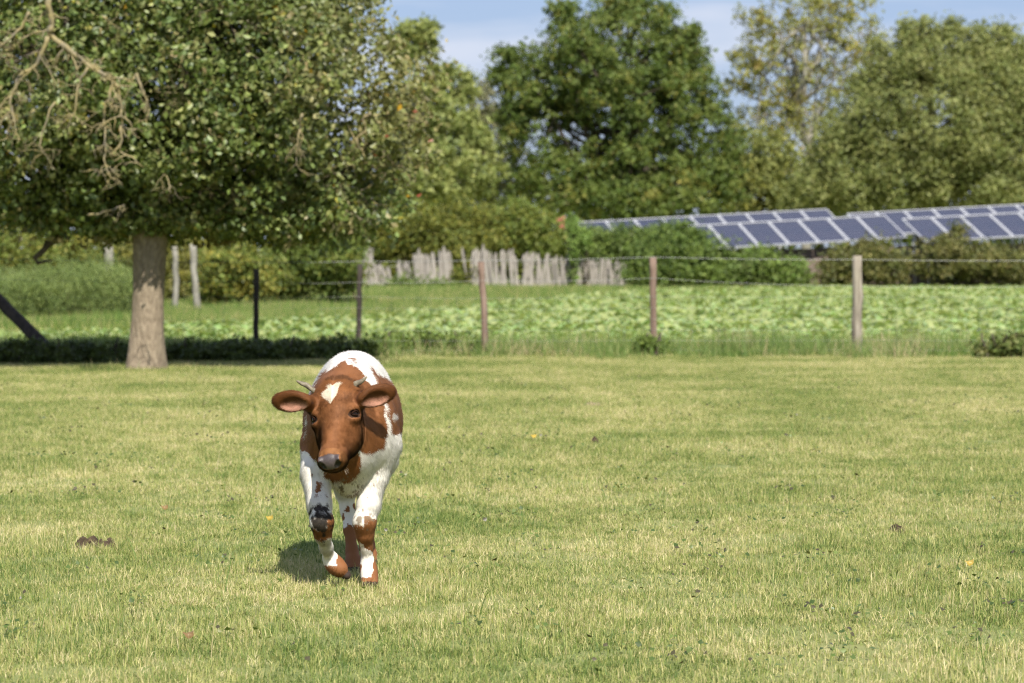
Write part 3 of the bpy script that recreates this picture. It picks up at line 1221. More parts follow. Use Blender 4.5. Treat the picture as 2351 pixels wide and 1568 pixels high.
    # dead lichened branches hanging in front of the crown
    def dead(pts, d, r0, twn, nm='dead_branch'):
        mbb = MB()
        pp = [W(x, y, d + i * 0.02) for i, (x, y) in enumerate(pts)]
        # smooth wobble
        fine = []
        for i in range(len(pp) - 1):
            for k in range(4):
                fine.append(pp[i].lerp(pp[i + 1], k / 4) + Vector((random.gauss(0, .008), random.gauss(0, .02), random.gauss(0, .008))))
        fine.append(pp[-1])
        mbb.tube(fine, [r0 * (1 - .7 * i / (len(fine) - 1)) for i in range(len(fine))], 6, wob=.3)

        def twig(s, dr, ln, r, depth):
            q = [s]
            v = Vector(dr)
            for i in range(4):
                v = (v + Vector((random.gauss(0, .45), random.gauss(0, .3), random.gauss(-.12, .4)))).normalized()
                q.append(q[-1] + v * ln / 4)
            mbb.tube(q, [r, r * .85, r * .7, r * .55, r * .3], 4)
            if depth > 0:
                for i in (1, 2, 3):
                    if random.random() < .75:
                        twig(q[i], (random.gauss(0, 1), random.gauss(0, .4), random.gauss(-.4, .8)), ln * .55, r * .65, depth - 1)
        for i in range(twn):
            s = random.choice(fine[2:])
            twig(s, (random.gauss(0, 1), random.gauss(-.1, .4), random.gauss(-.5, .6)), random.uniform(.12, .34), r0 * .33, 1)
        mbb.build(nm, M['lichen'], root, smooth=True)

    dead([(106, -30), (119, 44), (113, 80), (161, 117), (205, 154), (256, 179), (271, 212), (282, 256), (278, 293), (275, 348)], 28.9, 0.036, 30)
    dead([(262, 185), (245, 240), (238, 293), (242, 366), (253, 410)], 28.95, 0.018, 18)
    dead([(113, 85), (88, 143), (40, 183), (22, 234), (33, 271)], 28.95, 0.026, 18)
    dead([(200, 158), (178, 200), (172, 262), (190, 290)], 28.95, 0.016, 10)
    dead([(315, 170), (330, 215), (343, 248)], 28.8, 0.018, 4)
    dead([(70, 30), (50, 60), (10, 100), (-30, 140)], 28.95, 0.02, 12)
    dead([(125, 230), (90, 330), (97, 352)], 28.8, 0.012, 8)
    dead([(694, 260), (690, 300), (680, 360)], 29.6, 0.016, 5)
    dead([(850, 263), (835, 272), (842, 300), (815, 320), (800, 290)], 30.6, 0.018, 5)
    dead([(815, 320), (832, 350), (840, 375)], 30.6, 0.014, 4)
    dead([(866, 330), (885, 350), (905, 380), (930, 400)], 30.9, 0.02, 6)
    dead([(770, 475), (800, 485), (825, 500), (838, 530)], 30.8, 0.014, 6)
    dead([(700, 515), (690, 535), (660, 560)], 30.9, 0.016, 4)
    dead([(390, 440), (388, 420), (380, 400), (345, 440)], 29.4, 0.010, 4)
    dead([(200, 495), (250, 485), (285, 470)], 29.9, 0.014, 4)
    for i in range(46):
        a = random.uniform(-2.6, 3.0)
        z = random.uniform(1.7, 4.2)
        # put twig ends on the sunny outer face of the crown
        sel = np.abs(P[:, 0] - tx - a) + np.abs(P[:, 2] - z) < 0.25
        if sel.sum() < 5:
            continue
        yy = np.percentile(P[sel, 1], 4)
        px = view_px(tx + a, yy)
        py = 562.5 - (z - CAMZ) / mpp(yy)
        dead([(px, py), (px + random.gauss(0, 12), py + random.uniform(6, 18)), (px + random.gauss(0, 22), py + random.uniform(20, 45))], yy, random.uniform(.006, .011), 3)
    # dark low branch stub at the left
    lb = MB()
    pts = [W(150, 535, 31.6), W(110, 560, 31.5), W(100, 575, 31.5), W(80, 592, 31.5), W(87, 607, 31.5)]
    lb.tube(pts, [.05, .045, .035, .03, .012], 7, wob=.2)
    lb.tube([W(86, 604, 31.5), W(102, 600, 31.5), W(123, 597, 31.5)], [.022, .016, .008], 6, wob=.2)
    lb.build('low_branch', M['bark_dark'], root, smooth=True)
    return root


G_OAK = [(0.045, 0.075, 0.014), (0.07, 0.105, 0.02), (0.10, 0.135, 0.03), (0.14, 0.165, 0.04), (0.20, 0.17, 0.035)]
G_ASH = [(0.11, 0.135, 0.04), (0.155, 0.175, 0.055), (0.20, 0.21, 0.07), (0.09, 0.115, 0.035)]
G_WIL = [(0.075, 0.095, 0.026), (0.11, 0.13, 0.038), (0.15, 0.165, 0.055), (0.18, 0.18, 0.065)]
G_BIR = [(0.18, 0.19, 0.045), (0.24, 0.23, 0.06), (0.14, 0.16, 0.04), (0.26, 0.18, 0.06)]
G_GREY = [(0.16, 0.16, 0.09), (0.22, 0.20, 0.12), (0.12, 0.14, 0.06)]
G_HEDGE = [(0.10, 0.12, 0.02), (0.16, 0.165, 0.03), (0.22, 0.20, 0.035), (0.07, 0.09, 0.018), (0.12, 0.15, 0.03)]
G_GREEN = [(0.07, 0.11, 0.02), (0.11, 0.16, 0.03), (0.16, 0.21, 0.045), (0.05, 0.085, 0.018)]
G_BRIGHT = [(0.16, 0.24, 0.055), (0.22, 0.30, 0.08), (0.12, 0.19, 0.04)]
G_OLIVE = [(0.09, 0.10, 0.025), (0.13, 0.135, 0.035), (0.17, 0.15, 0.05), (0.06, 0.075, 0.02)]
G_YEL = [(0.15, 0.18, 0.035), (0.21, 0.22, 0.05), (0.12, 0.16, 0.03), (0.07, 0.10, 0.02), (0.27, 0.22, 0.04)]
G_FERN = [(0.11, 0.16, 0.05), (0.15, 0.20, 0.06), (0.20, 0.24, 0.07)]


def build_trees():
    # round dark green tree in the middle
    d = 112.0
    items = [(1425, 270, 190, 165, 1, 4.0), (1300, 190, 115, 90, 0, 2.6), (1440, 110, 120, 105, 0, 2.8), (1310, 85, 62, 62, 0, 1.6), (1490, 45, 55, 48, .5, 1.6), (1400, 30, 45, 40, .3, 1.3),
             (1215, 210, 72, 95, 0, 2.0), (1225, 330, 78, 110, 0, 2.2), (1560, 190, 85, 100, 1, 2.2), (1600, 310, 95, 130, 1, 2.4), (1640, 400, 75, 85, 0, 2.0), (1300, 410, 120, 70, -1, 2.4),
             (1450, 400, 120, 80, -1, 2.4), (1555, 110, 42, 34, 0, 1.0), (1160, 135, 28, 30, 0, .8), (1180, 270, 34, 40, 0, .9), (1350, 150, 90, 80, -1.5, 1.8), (1500, 230, 90, 70, -2, 1.6), (1585, 90, 18, 26, 0, .5), (1440, 465, 130, 45, -2, 2.2), (1560, 450, 110, 55, -1.5, 2),
             (1150, 180, 20, 16, 0, .5), (1290, 30, 20, 22, 0, .5)]
    b = W(1430, 640, d)
    make_tree('oak_tree', 'broad rounded dark green tree in the middle behind the shrubs', 'tree', (b.x, d, 0), px_lobes(d, items), 0.42, (b.x + .2, d, 5.5), G_OAK, (4, 6, 6, 4, 1),
              leaf=0.18, per_m2=3.0, cl_r=0.34, leaves_per=24, limbs=30, gain=1.4, rough=.6, bumps=3, twigs=120)
    # light green loose tree right of the apple tree
    d = 108.0
    items = [(960, 240, 60, 85, 0, 1.8), (1000, 260, 75, 80, 0, 1.8), (1040, 330, 70, 85, 0, 1.8), (960, 360, 90, 80, 0, 2), (975, 110, 22, 46, 0, .6), (935, 75, 11, 14, 0, .35), (975, 80, 12, 22, 0, .35),
             (940, 130, 28, 32, 0, .6), (1015, 175, 26, 26, 0, .6), (893, 108, 14, 14, 0, .4), (1060, 200, 26, 34, 0, .7), (1080, 300, 30, 50, 0, .8), (1010, 420, 90, 50, 0, 1.8), (905, 420, 60, 60, 0, 1.5), (900, 330, 40, 60, 1, 1.3), (1110, 390, 50, 60, 0, 1.2)]
    b = W(950, 640, d)
    make_tree('ash_tree', 'loose light green tree rising just right of the apple crown', 'tree', (b.x, d, 0), px_lobes(d, items), 0.26, (b.x + .3, d, 6.5), G_ASH, None, leaf=0.20, per_m2=3.4, cl_r=0.36, leaves_per=22, limbs=24, rough=.6, twigs=90, bark='bark', gain=1.9)
    d = 118.0
    items = [(1120, 330, 50, 75, 0, 1.4), (1100, 240, 26, 50, 0, .8), (1140, 410, 55, 60, 0, 1.5), (1090, 430, 50, 50, 0, 1.3), (1135, 270, 18, 26, 0, .5)]
    b = W(1120, 640, d)
    make_tree('grey_tree', 'thin greyish tree in the gap left of the round dark tree', 'tree', (b.x, d, 0), px_lobes(d, items), 0.14, (b.x, d, 5), G_GREY, None, leaf=0.15, per_m2=4.6, cl_r=0.4, leaves_per=18, limbs=14, bark='bark_pale', twigs=70)
    # sparse yellowing tree
    d = 125.0
    items = [(1740, 110, 50, 60, 0, 1.8), (1790, 80, 55, 60, 0, 2), (1850, 70, 60, 70, 0, 2), (1910, 60, 55, 60, 0, 2), (1960, 90, 60, 60, 0, 2), (1780, 190, 60, 70, 0, 2), (1850, 190, 60, 80, 0, 2), (1930, 170, 60, 70, 0, 2),
             (1990, 150, 50, 60, 0, 1.8), (1820, 290, 55, 60, 0, 1.8), (1720, 170, 35, 40, 0, 1), (1760, 370, 60, 60, 0, 1.8), (1850, 370, 60, 60, 0, 1.8), (1690, 140, 22, 25, 0, .7), (1880, 15, 40, 25, 0, 1.2), (1690, 190, 25, 25, 0, .7), (1780, 280, 60, 60, 0, 1.6), (1730, 280, 40, 60, 0, 1.3), (1900, 260, 60, 60, 0, 1.6), (1800, -20, 60, 40, 0, 1.6), (1960, -10, 60, 40, 0, 1.6), (1990, 230, 50, 60, 0, 1.6), (1720, 60, 30, 40, 0, 1)]
    b = W(1850, 640, d)
    make_tree('birch_tree', 'tall sparse yellowing tree with the sky showing through', 'tree', (b.x, d, 0), px_lobes(d, items), 0.24, (b.x - .1, d, 11), G_BIR, (4, 4, 3, 1.2), leaf=0.17, per_m2=1.75, cl_r=0.36, leaves_per=14, limbs=34, bumps=2, gain=1.4, shell=.25, rough=.7, twigs=260, bark='bark_pale')
    # big olive tree at the right
    d = 110.0
    items = [(2110, 260, 170, 150, 0, 4), (2060, 150, 70, 75, 0, 2), (2150, 130, 75, 75, 0, 2), (2240, 150, 80, 80, 0, 2.2), (2300, 200, 90, 110, 0, 2.5), (2000, 290, 90, 100, 0, 2.4), (1950, 370, 95, 100, 0, 2.4),
             (2200, 300, 150, 130, -1, 3), (2330, 330, 110, 130, 0, 3), (2080, 400, 130, 80, -1, 2.6), (2230, 420, 140, 70, -1, 2.6), (2370, 430, 120, 70, 0, 2.5), (1960, 430, 80, 60, -1, 2), (2090, 75, 26, 34, 0, .8), (2170, 80, 24, 32, 0, .8),
             (2245, 85, 22, 30, 0, .8), (2310, 100, 24, 40, 0, .8), (2420, 250, 110, 160, 0, 2.5), (1880, 430, 70, 60, 0, 1.8)]
    b = W(2120, 640, d)
    make_tree('willow_tree', 'wide dense olive green tree above the solar panels at the right', 'tree', (b.x, d, 0), px_lobes(d, items), 0.45, (b.x, d, 5), G_WIL, None, leaf=0.19, per_m2=3.9, cl_r=0.44, leaves_per=26, limbs=26, rough=.42, hang=.18, aspect=.42, twigs=60, gain=1.75)
    d = 116
    b = W(2360, 640, d)
    make_tree('green_tree', 'fresh green tree just showing at the right edge', 'tree', (b.x, d, 0), px_lobes(d, [(2355, 210, 45, 90, 2, 1.5), (2400, 250, 60, 120, 2, 1.8), (2370, 120, 25, 40, 2, .8)]), 0.2, (b.x, d, 6), G_GREEN, None, leaf=.2, per_m2=4, cl_r=.45, leaves_per=22)
    # trees in the middle distance filling the gap right of the oak
    d = 119
    b = W(1740, 640, d)
    make_tree('young_tree', 'yellow green young tree between the round tree and the olive tree', 'tree', (b.x, d, 0), px_lobes(d, [(1740, 430, 85, 70, 0, 1.8), (1820, 430, 75, 60, 0, 1.8), (1690, 350, 30, 60, 0, .8), (1770, 360, 50, 50, 0, 1.2), (1880, 440, 60, 60, 0, 1.5)]), 0.14, (b.x, d, 4), G_BIR[:3] + G_ASH, None, leaf=.18, per_m2=4.4, cl_r=.45, leaves_per=22, twigs=50)


def build_bushes():
    g = 'shrubs along the far side of the field'
    mk = make_bush
    # behind the paling fence
    mk('shrub', 'golden green shrub above the leaning end of the paling fence', 91, [(930, 520, 75, 60, 0, 1.4), (880, 545, 50, 60, 0, 1.2), (985, 540, 60, 70, 0, 1.3), (920, 590, 70, 60, 0, 1.2)], G_HEDGE, group=g)
    mk('shrub', 'tall golden green shrub breaking through the gap in the paling fence', 90.5, [(1060, 510, 55, 60, 0, 1.3), (1060, 570, 45, 80, -1, 1.2), (1062, 640, 22, 40, -2.2, .5), (1110, 540, 60, 60, 0, 1.3)], G_HEDGE, group=g)
    mk('shrub', 'olive green shrub above the middle of the long paling fence', 91, [(1190, 520, 70, 55, 0, 1.4), (1250, 550, 70, 60, 0, 1.3), (1170, 580, 60, 50, 0, 1.2), (1240, 600, 60, 45, 0, 1.1)], G_HEDGE[:2] + G_GREEN[1:3], group=g)
    mk('shrub', 'pale green climbing shrub hanging over the paling fence', 87.6, [(1318, 552, 9, 50, 0, .3), (1340, 548, 12, 26, 0, .35), (1312, 510, 12, 24, .3, .35), (1318, 620, 5, 40, 0, .15)], G_BRIGHT, group=g, cl_r=.12, leaf=.09, per_m2=26)
    mk('shrub', 'leafy green shrub just left of the rounded dark bush', 91.0, [(1370, 585, 55, 50, 0, 1.0), (1400, 552, 52, 26, 0, .9), (1345, 556, 42, 28, .3, .9), (1450, 562, 56, 36, 0, 1.0), (1510, 562, 56, 36, 0, 1.0)], G_GREEN + G_ASH[:1], group=g)
    mk('shrub', 'rounded dark green bush in front of the solar panels', 86.5, [(1570, 590, 100, 64, 0, 2), (1520, 592, 72, 60, 0, 1.6), (1635, 608, 56, 48, 0, 1.4), (1555, 550, 62, 32, 0, 1.2), (1570, 630, 120, 40, -.8, 1.4), (1490, 632, 50, 36, -.4, 1)], G_GREEN, group=g)
    mk('shrub', 'light green low bush under the front solar panels', 85.5, [(1740, 618, 65, 40, 0, 1.3), (1800, 628, 60, 32, 0, 1.2), (1745, 590, 30, 16, 0, .6), (1700, 640, 60, 26, 0, 1)], G_BRIGHT[2:] + G_GREEN[:3] + G_ASH[:1], group=g)
    mk('shrub', 'olive brown bush right of the light green low bush', 85.8, [(1965, 606, 72, 38, 0, 1.4), (2035, 612, 45, 36, 0, 1.2), (1925, 628, 48, 30, 0, 1), (1995, 572, 30, 18, 0, .6)], G_OLIVE, group=g)
    mk('shrub', 'dull olive hedge bush at the right edge under deep blue panels', 85.8, [(2160, 598, 58, 44, 0, 1.4), (2240, 606, 66, 42, 0, 1.4), (2330, 612, 66, 38, 0, 1.4), (2185, 562, 34, 26, 0, .8), (2420, 610, 60, 40, 0, 1.2), (2205, 535, 14, 18, 0, .4)], G_OLIVE, group=g)
    # low shrubs at the foot of the paling fence
    mk('shrub', 'low ground cover shrub at the foot of the leaning paling fence', 86.5, [(905, 664, 45, 14, 0, .6), (960, 662, 55, 14, 0, .6), (1020, 662, 40, 14, 0, .5), (930, 645, 14, 14, 0, .3)], G_GREEN, leaf=.1, group=g)
    # nearer shrubs behind the apple tree
    mk('shrub', 'yellow leaved bush right of the tall leaning pale post', 60, [(520, 620, 65, 62, 0, 1.2), (490, 660, 40, 40, 0, .8), (560, 600, 55, 50, 0, 1), (590, 640, 50, 45, 0, .9), (515, 575, 55, 34, .3, .8)], G_YEL, leaf=.085, per_m2=16, cl_r=.22, group=g)
    mk('shrub', 'dark green bush between two shaded fence posts', 63, [(680, 620, 80, 62, 0, 1.5), (760, 600, 80, 70, 0, 1.5), (795, 612, 34, 55, 0, .9), (700, 570, 90, 40, .4, 1.2), (640, 640, 50, 45, 0, .9), (780, 545, 50, 40, .5, 1)], G_GREEN[:2] + G_HEDGE[:2] + [(0.05, .075, .016)], leaf=.09, per_m2=14, cl_r=.25, group=g)
    mk('shrub', 'olive shrub directly behind the apple trunk', 64, [(400, 640, 60, 55, 0, 1.1), (430, 590, 60, 50, .5, 1.1), (360, 600, 60, 60, .5, 1.1), (330, 570, 60, 40, .6, 1)], G_OLIVE + G_HEDGE[1:3], leaf=.085, per_m2=14, cl_r=.22, group=g)
    mk('shrub', 'yellowing shrub at the far left under the apple crown', 66, [(40, 570, 70, 45, 0, 1.2), (130, 575, 60, 40, 0, 1.1), (210, 570, 60, 40, 0, 1.1), (280, 580, 50, 50, 0, 1), (-40, 580, 60, 60, 0, 1.1)], G_YEL + G_HEDGE[:1], leaf=.09, per_m2=13, cl_r=.25, group=g)
    # feathery asparagus rows
    for i, (px, top, w, lab) in enumerate(((35, 612, 70, 'feathery green asparagus plant at the left frame edge'), (130, 598, 75, 'feathery green asparagus plant second from the left frame edge'),
                                           (220, 586, 80, 'tallest feathery asparagus plant left of the apple trunk'), (285, 625, 45, 'feathery asparagus plant touching the apple trunk at its left'))):
        d = 50 + i * .6
        k = mpp(d)
        its = [(px, (top + 740) / 2, w, (740 - top) / 2, 0, 1.0), (px - w * .4, (top + 760) / 2, w * .6, (720 - top) / 2, -.3, .7), (px + w * .4, (top + 760) / 2 - 6, w * .6, (730 - top) / 2, .3, .7)]
        mk('asparagus_plant', lab, d, its, G_FERN, leaf=.10, per_m2=34, cl_r=.22, leaves_per=34, cat='plant', group='feathery asparagus plants left of the trunk', aspect=.09, tips=np.array([0, 0, 1.6]), up=0.1, shell=.2)
    # dark clump of weeds at the right foot of the fence
    mk('weed_clump', 'dark green weed clump at the fence foot by the right edge', 34.9, [(2300, 798, 40, 20, 0, .35), (2345, 792, 40, 26, .1, .35), (2260, 806, 28, 12, 0, .25)], [(0.06, .09, .02), (.10, .13, .03), (.15, .15, .05)], leaf=.06, per_m2=60, cl_r=.09, leaves_per=26, cat='weeds', stems=4)
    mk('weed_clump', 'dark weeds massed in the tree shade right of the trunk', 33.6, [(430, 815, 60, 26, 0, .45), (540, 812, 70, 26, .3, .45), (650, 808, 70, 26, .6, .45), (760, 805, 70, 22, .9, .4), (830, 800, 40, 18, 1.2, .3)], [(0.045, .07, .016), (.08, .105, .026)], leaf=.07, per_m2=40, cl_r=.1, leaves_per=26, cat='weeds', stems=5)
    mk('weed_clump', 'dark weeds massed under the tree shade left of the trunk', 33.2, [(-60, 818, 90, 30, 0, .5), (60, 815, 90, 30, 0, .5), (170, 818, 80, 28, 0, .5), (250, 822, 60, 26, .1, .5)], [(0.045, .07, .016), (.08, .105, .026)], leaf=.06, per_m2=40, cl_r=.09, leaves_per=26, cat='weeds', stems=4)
    mk('weed_clump', 'leafy green weeds at the base of the fence post right of the shade', 35.7, [(900, 790, 50, 26, 0, .3), (980, 785, 50, 24, .1, .3), (1070, 790, 40, 22, .1, .3)], G_GREEN[:3], leaf=.06, per_m2=45, cl_r=.09, leaves_per=24, cat='weeds', stems=4)
    mk('weed_clump', 'small green weed clump against the brown post before the beets', 35.1, [(1505, 795, 26, 16, 0, .2), (1480, 790, 22, 20, .1, .2)], G_GREEN[:3], leaf=.05, per_m2=60, cl_r=.08, leaves_per=24, cat='weeds', stems=3)
    # far hedge closing the horizon
    items = []
    P = []
    n = 26000
    X = RNG.uniform(-75, 75, n)
    Y = RNG.uniform(140, 146, n)
    Z = 5.2 * RNG.random(n) ** .8 * (0.6 + .6 * vnoise(np.stack([X, X * 0, X * 0], 1), .25, 3))
    P = np.stack([X, Y, Z], 1)
    O = RNG.normal(size=(n, 3)) + np.array([0, -1.2, .3])
    O /= np.linalg.norm(O, axis=1, keepdims=True)
    cols = palette_cols(n, (X * 0.8 + 90).astype(int), G_GREEN + G_HEDGE[:2], clus=.5)
    o = leaf_cloud('far_woodland', P, leaf_normals(O, .3), .5 * (.6 + .8 * RNG.random(n)), cols, .7, .2, M['leaf_far'])
    tag(o, 'far belt of green woodland closing the horizon', 'woodland', kind='stuff')


# ------------------------------------------------------------------ small things on the grass
def lump(name, px, py, w, dp, h, mat, label, cat, seed):
    g = G(px, py)
    n = 22
    m_ = 30
    V, F = [], []
    for i in range(n):
        t = i / (n - 1)
        for j in range(m_):
            a = 2 * math.pi * j / m_
            V.append((math.cos(a) * t, math.sin(a) * t, 0))
    V = np.array(V)
    q = V * np.array([1.0, 1.0, 0]) + seed * 3.1
    r = np.linalg.norm(V[:, :2], axis=1)
    edge = 1 + 0.5 * (fbm(q, 1.6, 2, seed) - .5)
    z = (1 - r ** 2).clip(0) * (0.25 + 1.3 * (fbm(q, 2.6, 4, seed + 3) - .22).clip(0)) * h * 1.5
    V = np.stack([V[:, 0] * w * edge, V[:, 1] * dp * edge, z - 0.004], 1)
    for i in range(n - 1):
        for j in range(m_):
            a, b = i * m_ + j, i * m_ + (j + 1) % m_
            F.append((a, b, b + m_, a + m_))
    V += np.array(tuple(g))
    o = link(name, mesh_np(name, V, np.array(F), smooth=True), mat)
    return tag(o, label, cat)


def build_small():
    lump('dung_pat', 190, 1256, 0.05, 0.08, 0.040, M['dung'], 'small brown dung lump, left end of the row left of the calf', 'dung', 1)
    lump('dung_pat', 212, 1254, 0.045, 0.08, 0.042, M['dung'], 'brown dung lump in the middle of the row left of the calf', 'dung', 2)
    lump('dung_pat', 242, 1256, 0.06, 0.09, 0.040, M['dung'], 'wide dark dung lump, right end of the row left of the calf', 'dung', 3)
    lump('dung_pat', 2058, 1220, 0.05, 0.09, 0.038, M['dung'], 'dark dung lump on the grass at the right', 'dung', 4)
    lump('dung_pat', 1366, 1017, 0.03, 0.06, 0.045, M['dung'], 'tiny dark dung lump right of the calf', 'dung', 5)
    lump('molehill', 1362, 932, 0.09, 0.25, 0.035, M['soil'], 'flat patch of pale bare earth far behind the calf', 'soil', 6)
    for px, py, c, lab in ((378, 1163, (0.30, 0.19, 0.08), 'orange brown fallen leaf left of the calf'), (2225, 1290, (0.5, 0.36, 0.08), 'yellowish fallen leaf at the right'),
                           (618, 1187, (0.50, 0.36, 0.06), 'yellow fallen leaf beside the calf shadow'), (433, 1455, (0.26, 0.16, 0.07), 'brown fallen leaf low at the left'),
                           (1225, 1000, (0.62, 0.42, 0.06), 'bright yellow leaf on the grass right of the calf')):
        g = G(px, py, 0.05)
        n, m_ = 7, 16
        V, F = [], []
        for i in range(n):
            for j in range(m_):
                t = i / (n - 1)
                a = 2 * math.pi * j / m_
                rr = t * 0.017 * (1 + .25 * abs(math.sin(a * 2.5)))
                V.append((rr * math.cos(a), rr * math.sin(a) * .7, .010 * t * t * math.sin(2 * a + 1) + .002 * math.sin(5 * a) * t))
        for i in range(n - 1):
            for j in range(m_):
                a, b = i * m_ + j, i * m_ + (j + 1) % m_
                F.append((a, b, b + m_, a + m_))
        V = np.array(V)
        th = 0.7
        V = np.stack([V[:, 0], V[:, 1] * math.cos(th) - V[:, 2] * math.sin(th), V[:, 1] * math.sin(th) + V[:, 2] * math.cos(th)], 1) + np.array(tuple(g))
        o = link('fallen_leaf', mesh_np('fallen_leaf', V, np.array(F), np.tile(np.array(c), (len(V), 1)), smooth=True), M['leaf'])
        tag(o, lab, 'leaf', 'fallen leaves on the pasture')


# ------------------------------------------------------------------ the calf
CX, CY = -0.665, 11.5


def LW(px, py, d):
    p = W(px, py, d)
    return np.array([p.x - CX, p.y - CY, p.z])


class SDF:
    def __init__(self, lo, hi, h):
        self.h = h
        self.lo = np.array(lo, float)
        self.n = np.ceil((np.array(hi) - self.lo) / h).astype(int) + 1
        self.f = np.full(self.n, 1.0, np.float32)
        self.ax = [self.lo[i] + h * np.arange(self.n[i]) for i in range(3)]
        self.groups = {}

    def window(self, lo, hi):
        a = np.clip(np.floor((np.array(lo) - self.lo) / self.h).astype(int), 0, self.n - 1)
        b = np.clip(np.ceil((np.array(hi) - self.lo) / self.h).astype(int) + 1, 1, self.n)
        sl = tuple(slice(a[i], b[i]) for i in range(3))
        X, Y, Z = np.meshgrid(self.ax[0][sl[0]], self.ax[1][sl[1]], self.ax[2][sl[2]], indexing='ij')
        return sl, np.stack([X, Y, Z], -1).reshape(-1, 3), X.shape

    def put(self, fn, lo, hi, k, sub=False):
        pad = k + 0.03
        sl, P, shp = self.window(np.array(lo) - pad, np.array(hi) + pad)
        d = fn(P).reshape(shp).astype(np.float32)
        f = self.f[sl]
        if sub:
            d = -d
            hh = np.maximum(k - np.abs(f - d), 0) / k
            self.f[sl] = np.maximum(f, d) + hh * hh * k * 0.25
        else:
            hh = np.maximum(k - np.abs(f - d), 0) / k
            self.f[sl] = np.minimum(f, d) - hh * hh * k * 0.25

    def ell(self, c, r, k=0.03, rot=None, sub=False, grp=None):
        fn = ell_fn(c, r, rot)
        m = max(r)
        self.put(fn, np.array(c) - m, np.array(c) + m, k, sub)
        if grp:
            self.groups.setdefault(grp, []).append(fn)

    def cone(self, a, b, r1, r2, k=0.02, sub=False, grp=None):
        fn = cone_fn(a, b, r1, r2)
        m = max(r1, r2)
        self.put(fn, np.minimum(a, b) - m, np.maximum(a, b) + m, k, sub)
        if grp:
            self.groups.setdefault(grp, []).append(fn)

    def chain(self, pts, rad, k=0.02, grp=None):
        for i in range(len(pts) - 1):
            self.cone(pts[i], pts[i + 1], rad[i], rad[i + 1], k, grp=grp)

    def dist(self, grp, P):
        return np.min([f(P) for f in self.groups[grp]], axis=0)

    def mesh(self):
        f, h = self.f, self.h
        ins = f < 0
        nx, ny, nz_ = f.shape
        cs = (nx - 1, ny - 1, nz_ - 1)
        acc = np.zeros(cs + (3,), np.float32)
        cnt = np.zeros(cs, np.float32)
        corner = lambda dx, dy, dz: (slice(dx, dx + cs[0]), slice(dy, dy + cs[1]), slice(dz, dz + cs[2]))
        for axis in range(3):
            o1, o2 = [i for i in range(3) if i != axis]
            for u in (0, 1):
                for v in (0, 1):
                    c0 = [0, 0, 0]
                    c0[o1], c0[o2] = u, v
                    c1 = list(c0)
                    c1[axis] = 1
                    f0, f1 = f[corner(*c0)], f[corner(*c1)]
                    m = (f0 < 0) != (f1 < 0)
                    t = np.where(m, f0 / np.where(m, f0 - f1, 1), 0)
                    cnt += m
                    acc[..., axis] += np.where(m, t, 0)
                    acc[..., o1] += m * u
                    acc[..., o2] += m * v
        act = cnt > 0
        idx = np.full(cs, -1, np.int64)
        idx[act] = np.arange(act.sum())
        cell = np.argwhere(act)
        V = self.lo + h * (cell + acc[act] / cnt[act][:, None])
        F = []
        for axis in range(3):
            o1, o2 = [(1, 2), (2, 0), (0, 1)][axis]
            sl0 = [slice(1, nx - 1), slice(1, ny - 1), slice(1, nz_ - 1)]
            sl1 = list(sl0)
            sl0[axis] = slice(0, f.shape[axis] - 1)
            sl1[axis] = slice(1, f.shape[axis])
            a, b = ins[tuple(sl0)], ins[tuple(sl1)]
            e = np.argwhere(a != b)
            fl = a[a != b]
            off = np.array([1, 1, 1])
            off[axis] = 0
            e = e + off
            q = []
            for du, dv in ((-1, -1), (0, -1), (0, 0), (-1, 0)):
                c = e.copy()
                c[:, o1] += du
                c[:, o2] += dv
                q.append(idx[c[:, 0], c[:, 1], c[:, 2]])
            q = np.stack(q, 1)
            q[~fl] = q[~fl][:, ::-1]
            F.append(q)
        F = np.concatenate(F)
        F = F[(F >= 0).all(1)]
        return V, F


def ell_fn(c, r, rot=None):
    c, r = np.array(c, float), np.array(r, float)
    R = None if rot is None else np.array(rot, float)      # rows: local axes

    def fn(P):
        p = P - c
        if R is not None:
            p = p @ R.T
        k0 = np.linalg.norm(p / r, axis=1)
        k1 = np.linalg.norm(p / (r * r), axis=1) + 1e-9
        return k0 * (k0 - 1) / k1
    return fn


def cone_fn(a, b, r1, r2):
    a, b = np.array(a, float), np.array(b, float)
    ab = b - a
    L2 = ab @ ab

    def fn(P):
        t = np.clip(((P - a) @ ab) / L2, 0, 1)
        return np.linalg.norm(P - a - t[:, None] * ab, axis=1) - (r1 + (r2 - r1) * t)
    return fn


def in_poly(x, y, poly):
    c = np.zeros(len(x), bool)
    n = len(poly)
    j = n - 1
    for i in range(n):
        xi, yi = poly[i]
        xj, yj = poly[j]
        m = ((yi > y) != (yj > y)) & (x < (xj - xi) * (y - yi) / (yj - yi + 1e-12) + xi)
        c ^= m
        j = i
    return c


HEAD_P = np.array([-0.045, -0.215, 0.850])
_yaw, _pit, _rol = math.radians(11), math.radians(40), math.radians(-8.5)
_Ry = Matrix.Rotation(-_yaw, 3, 'Z') @ Matrix.Rotation(_rol, 3, 'Y')
HA = np.array(_Ry @ Vector((0, -math.sin(_pit), -math.cos(_pit))))     # along the face, poll to muzzle
HB = np.array(_Ry @ Vector((1, 0, 0)))                                 # across
HC = np.array(_Ry @ Vector((0, -math.cos(_pit), math.sin(_pit))))      # out of the forehead
HR = np.stack([HA, HB, HC])


def HP(a, b, c):
    return HEAD_P + HA * a + HB * b + HC * c


def head_coords(P):
    return (P - HEAD_P) @ HR.T


EAR_L = (LW(672, 921, 11.20), np.array([-0.99, 0.10, -0.02]), np.array([0.0, -0.93, -0.36]))
EAR_R = (LW(862, 909, 11.22), np.array([0.95, 0.10, 0.27]), np.array([0.12, -0.92, -0.36]))


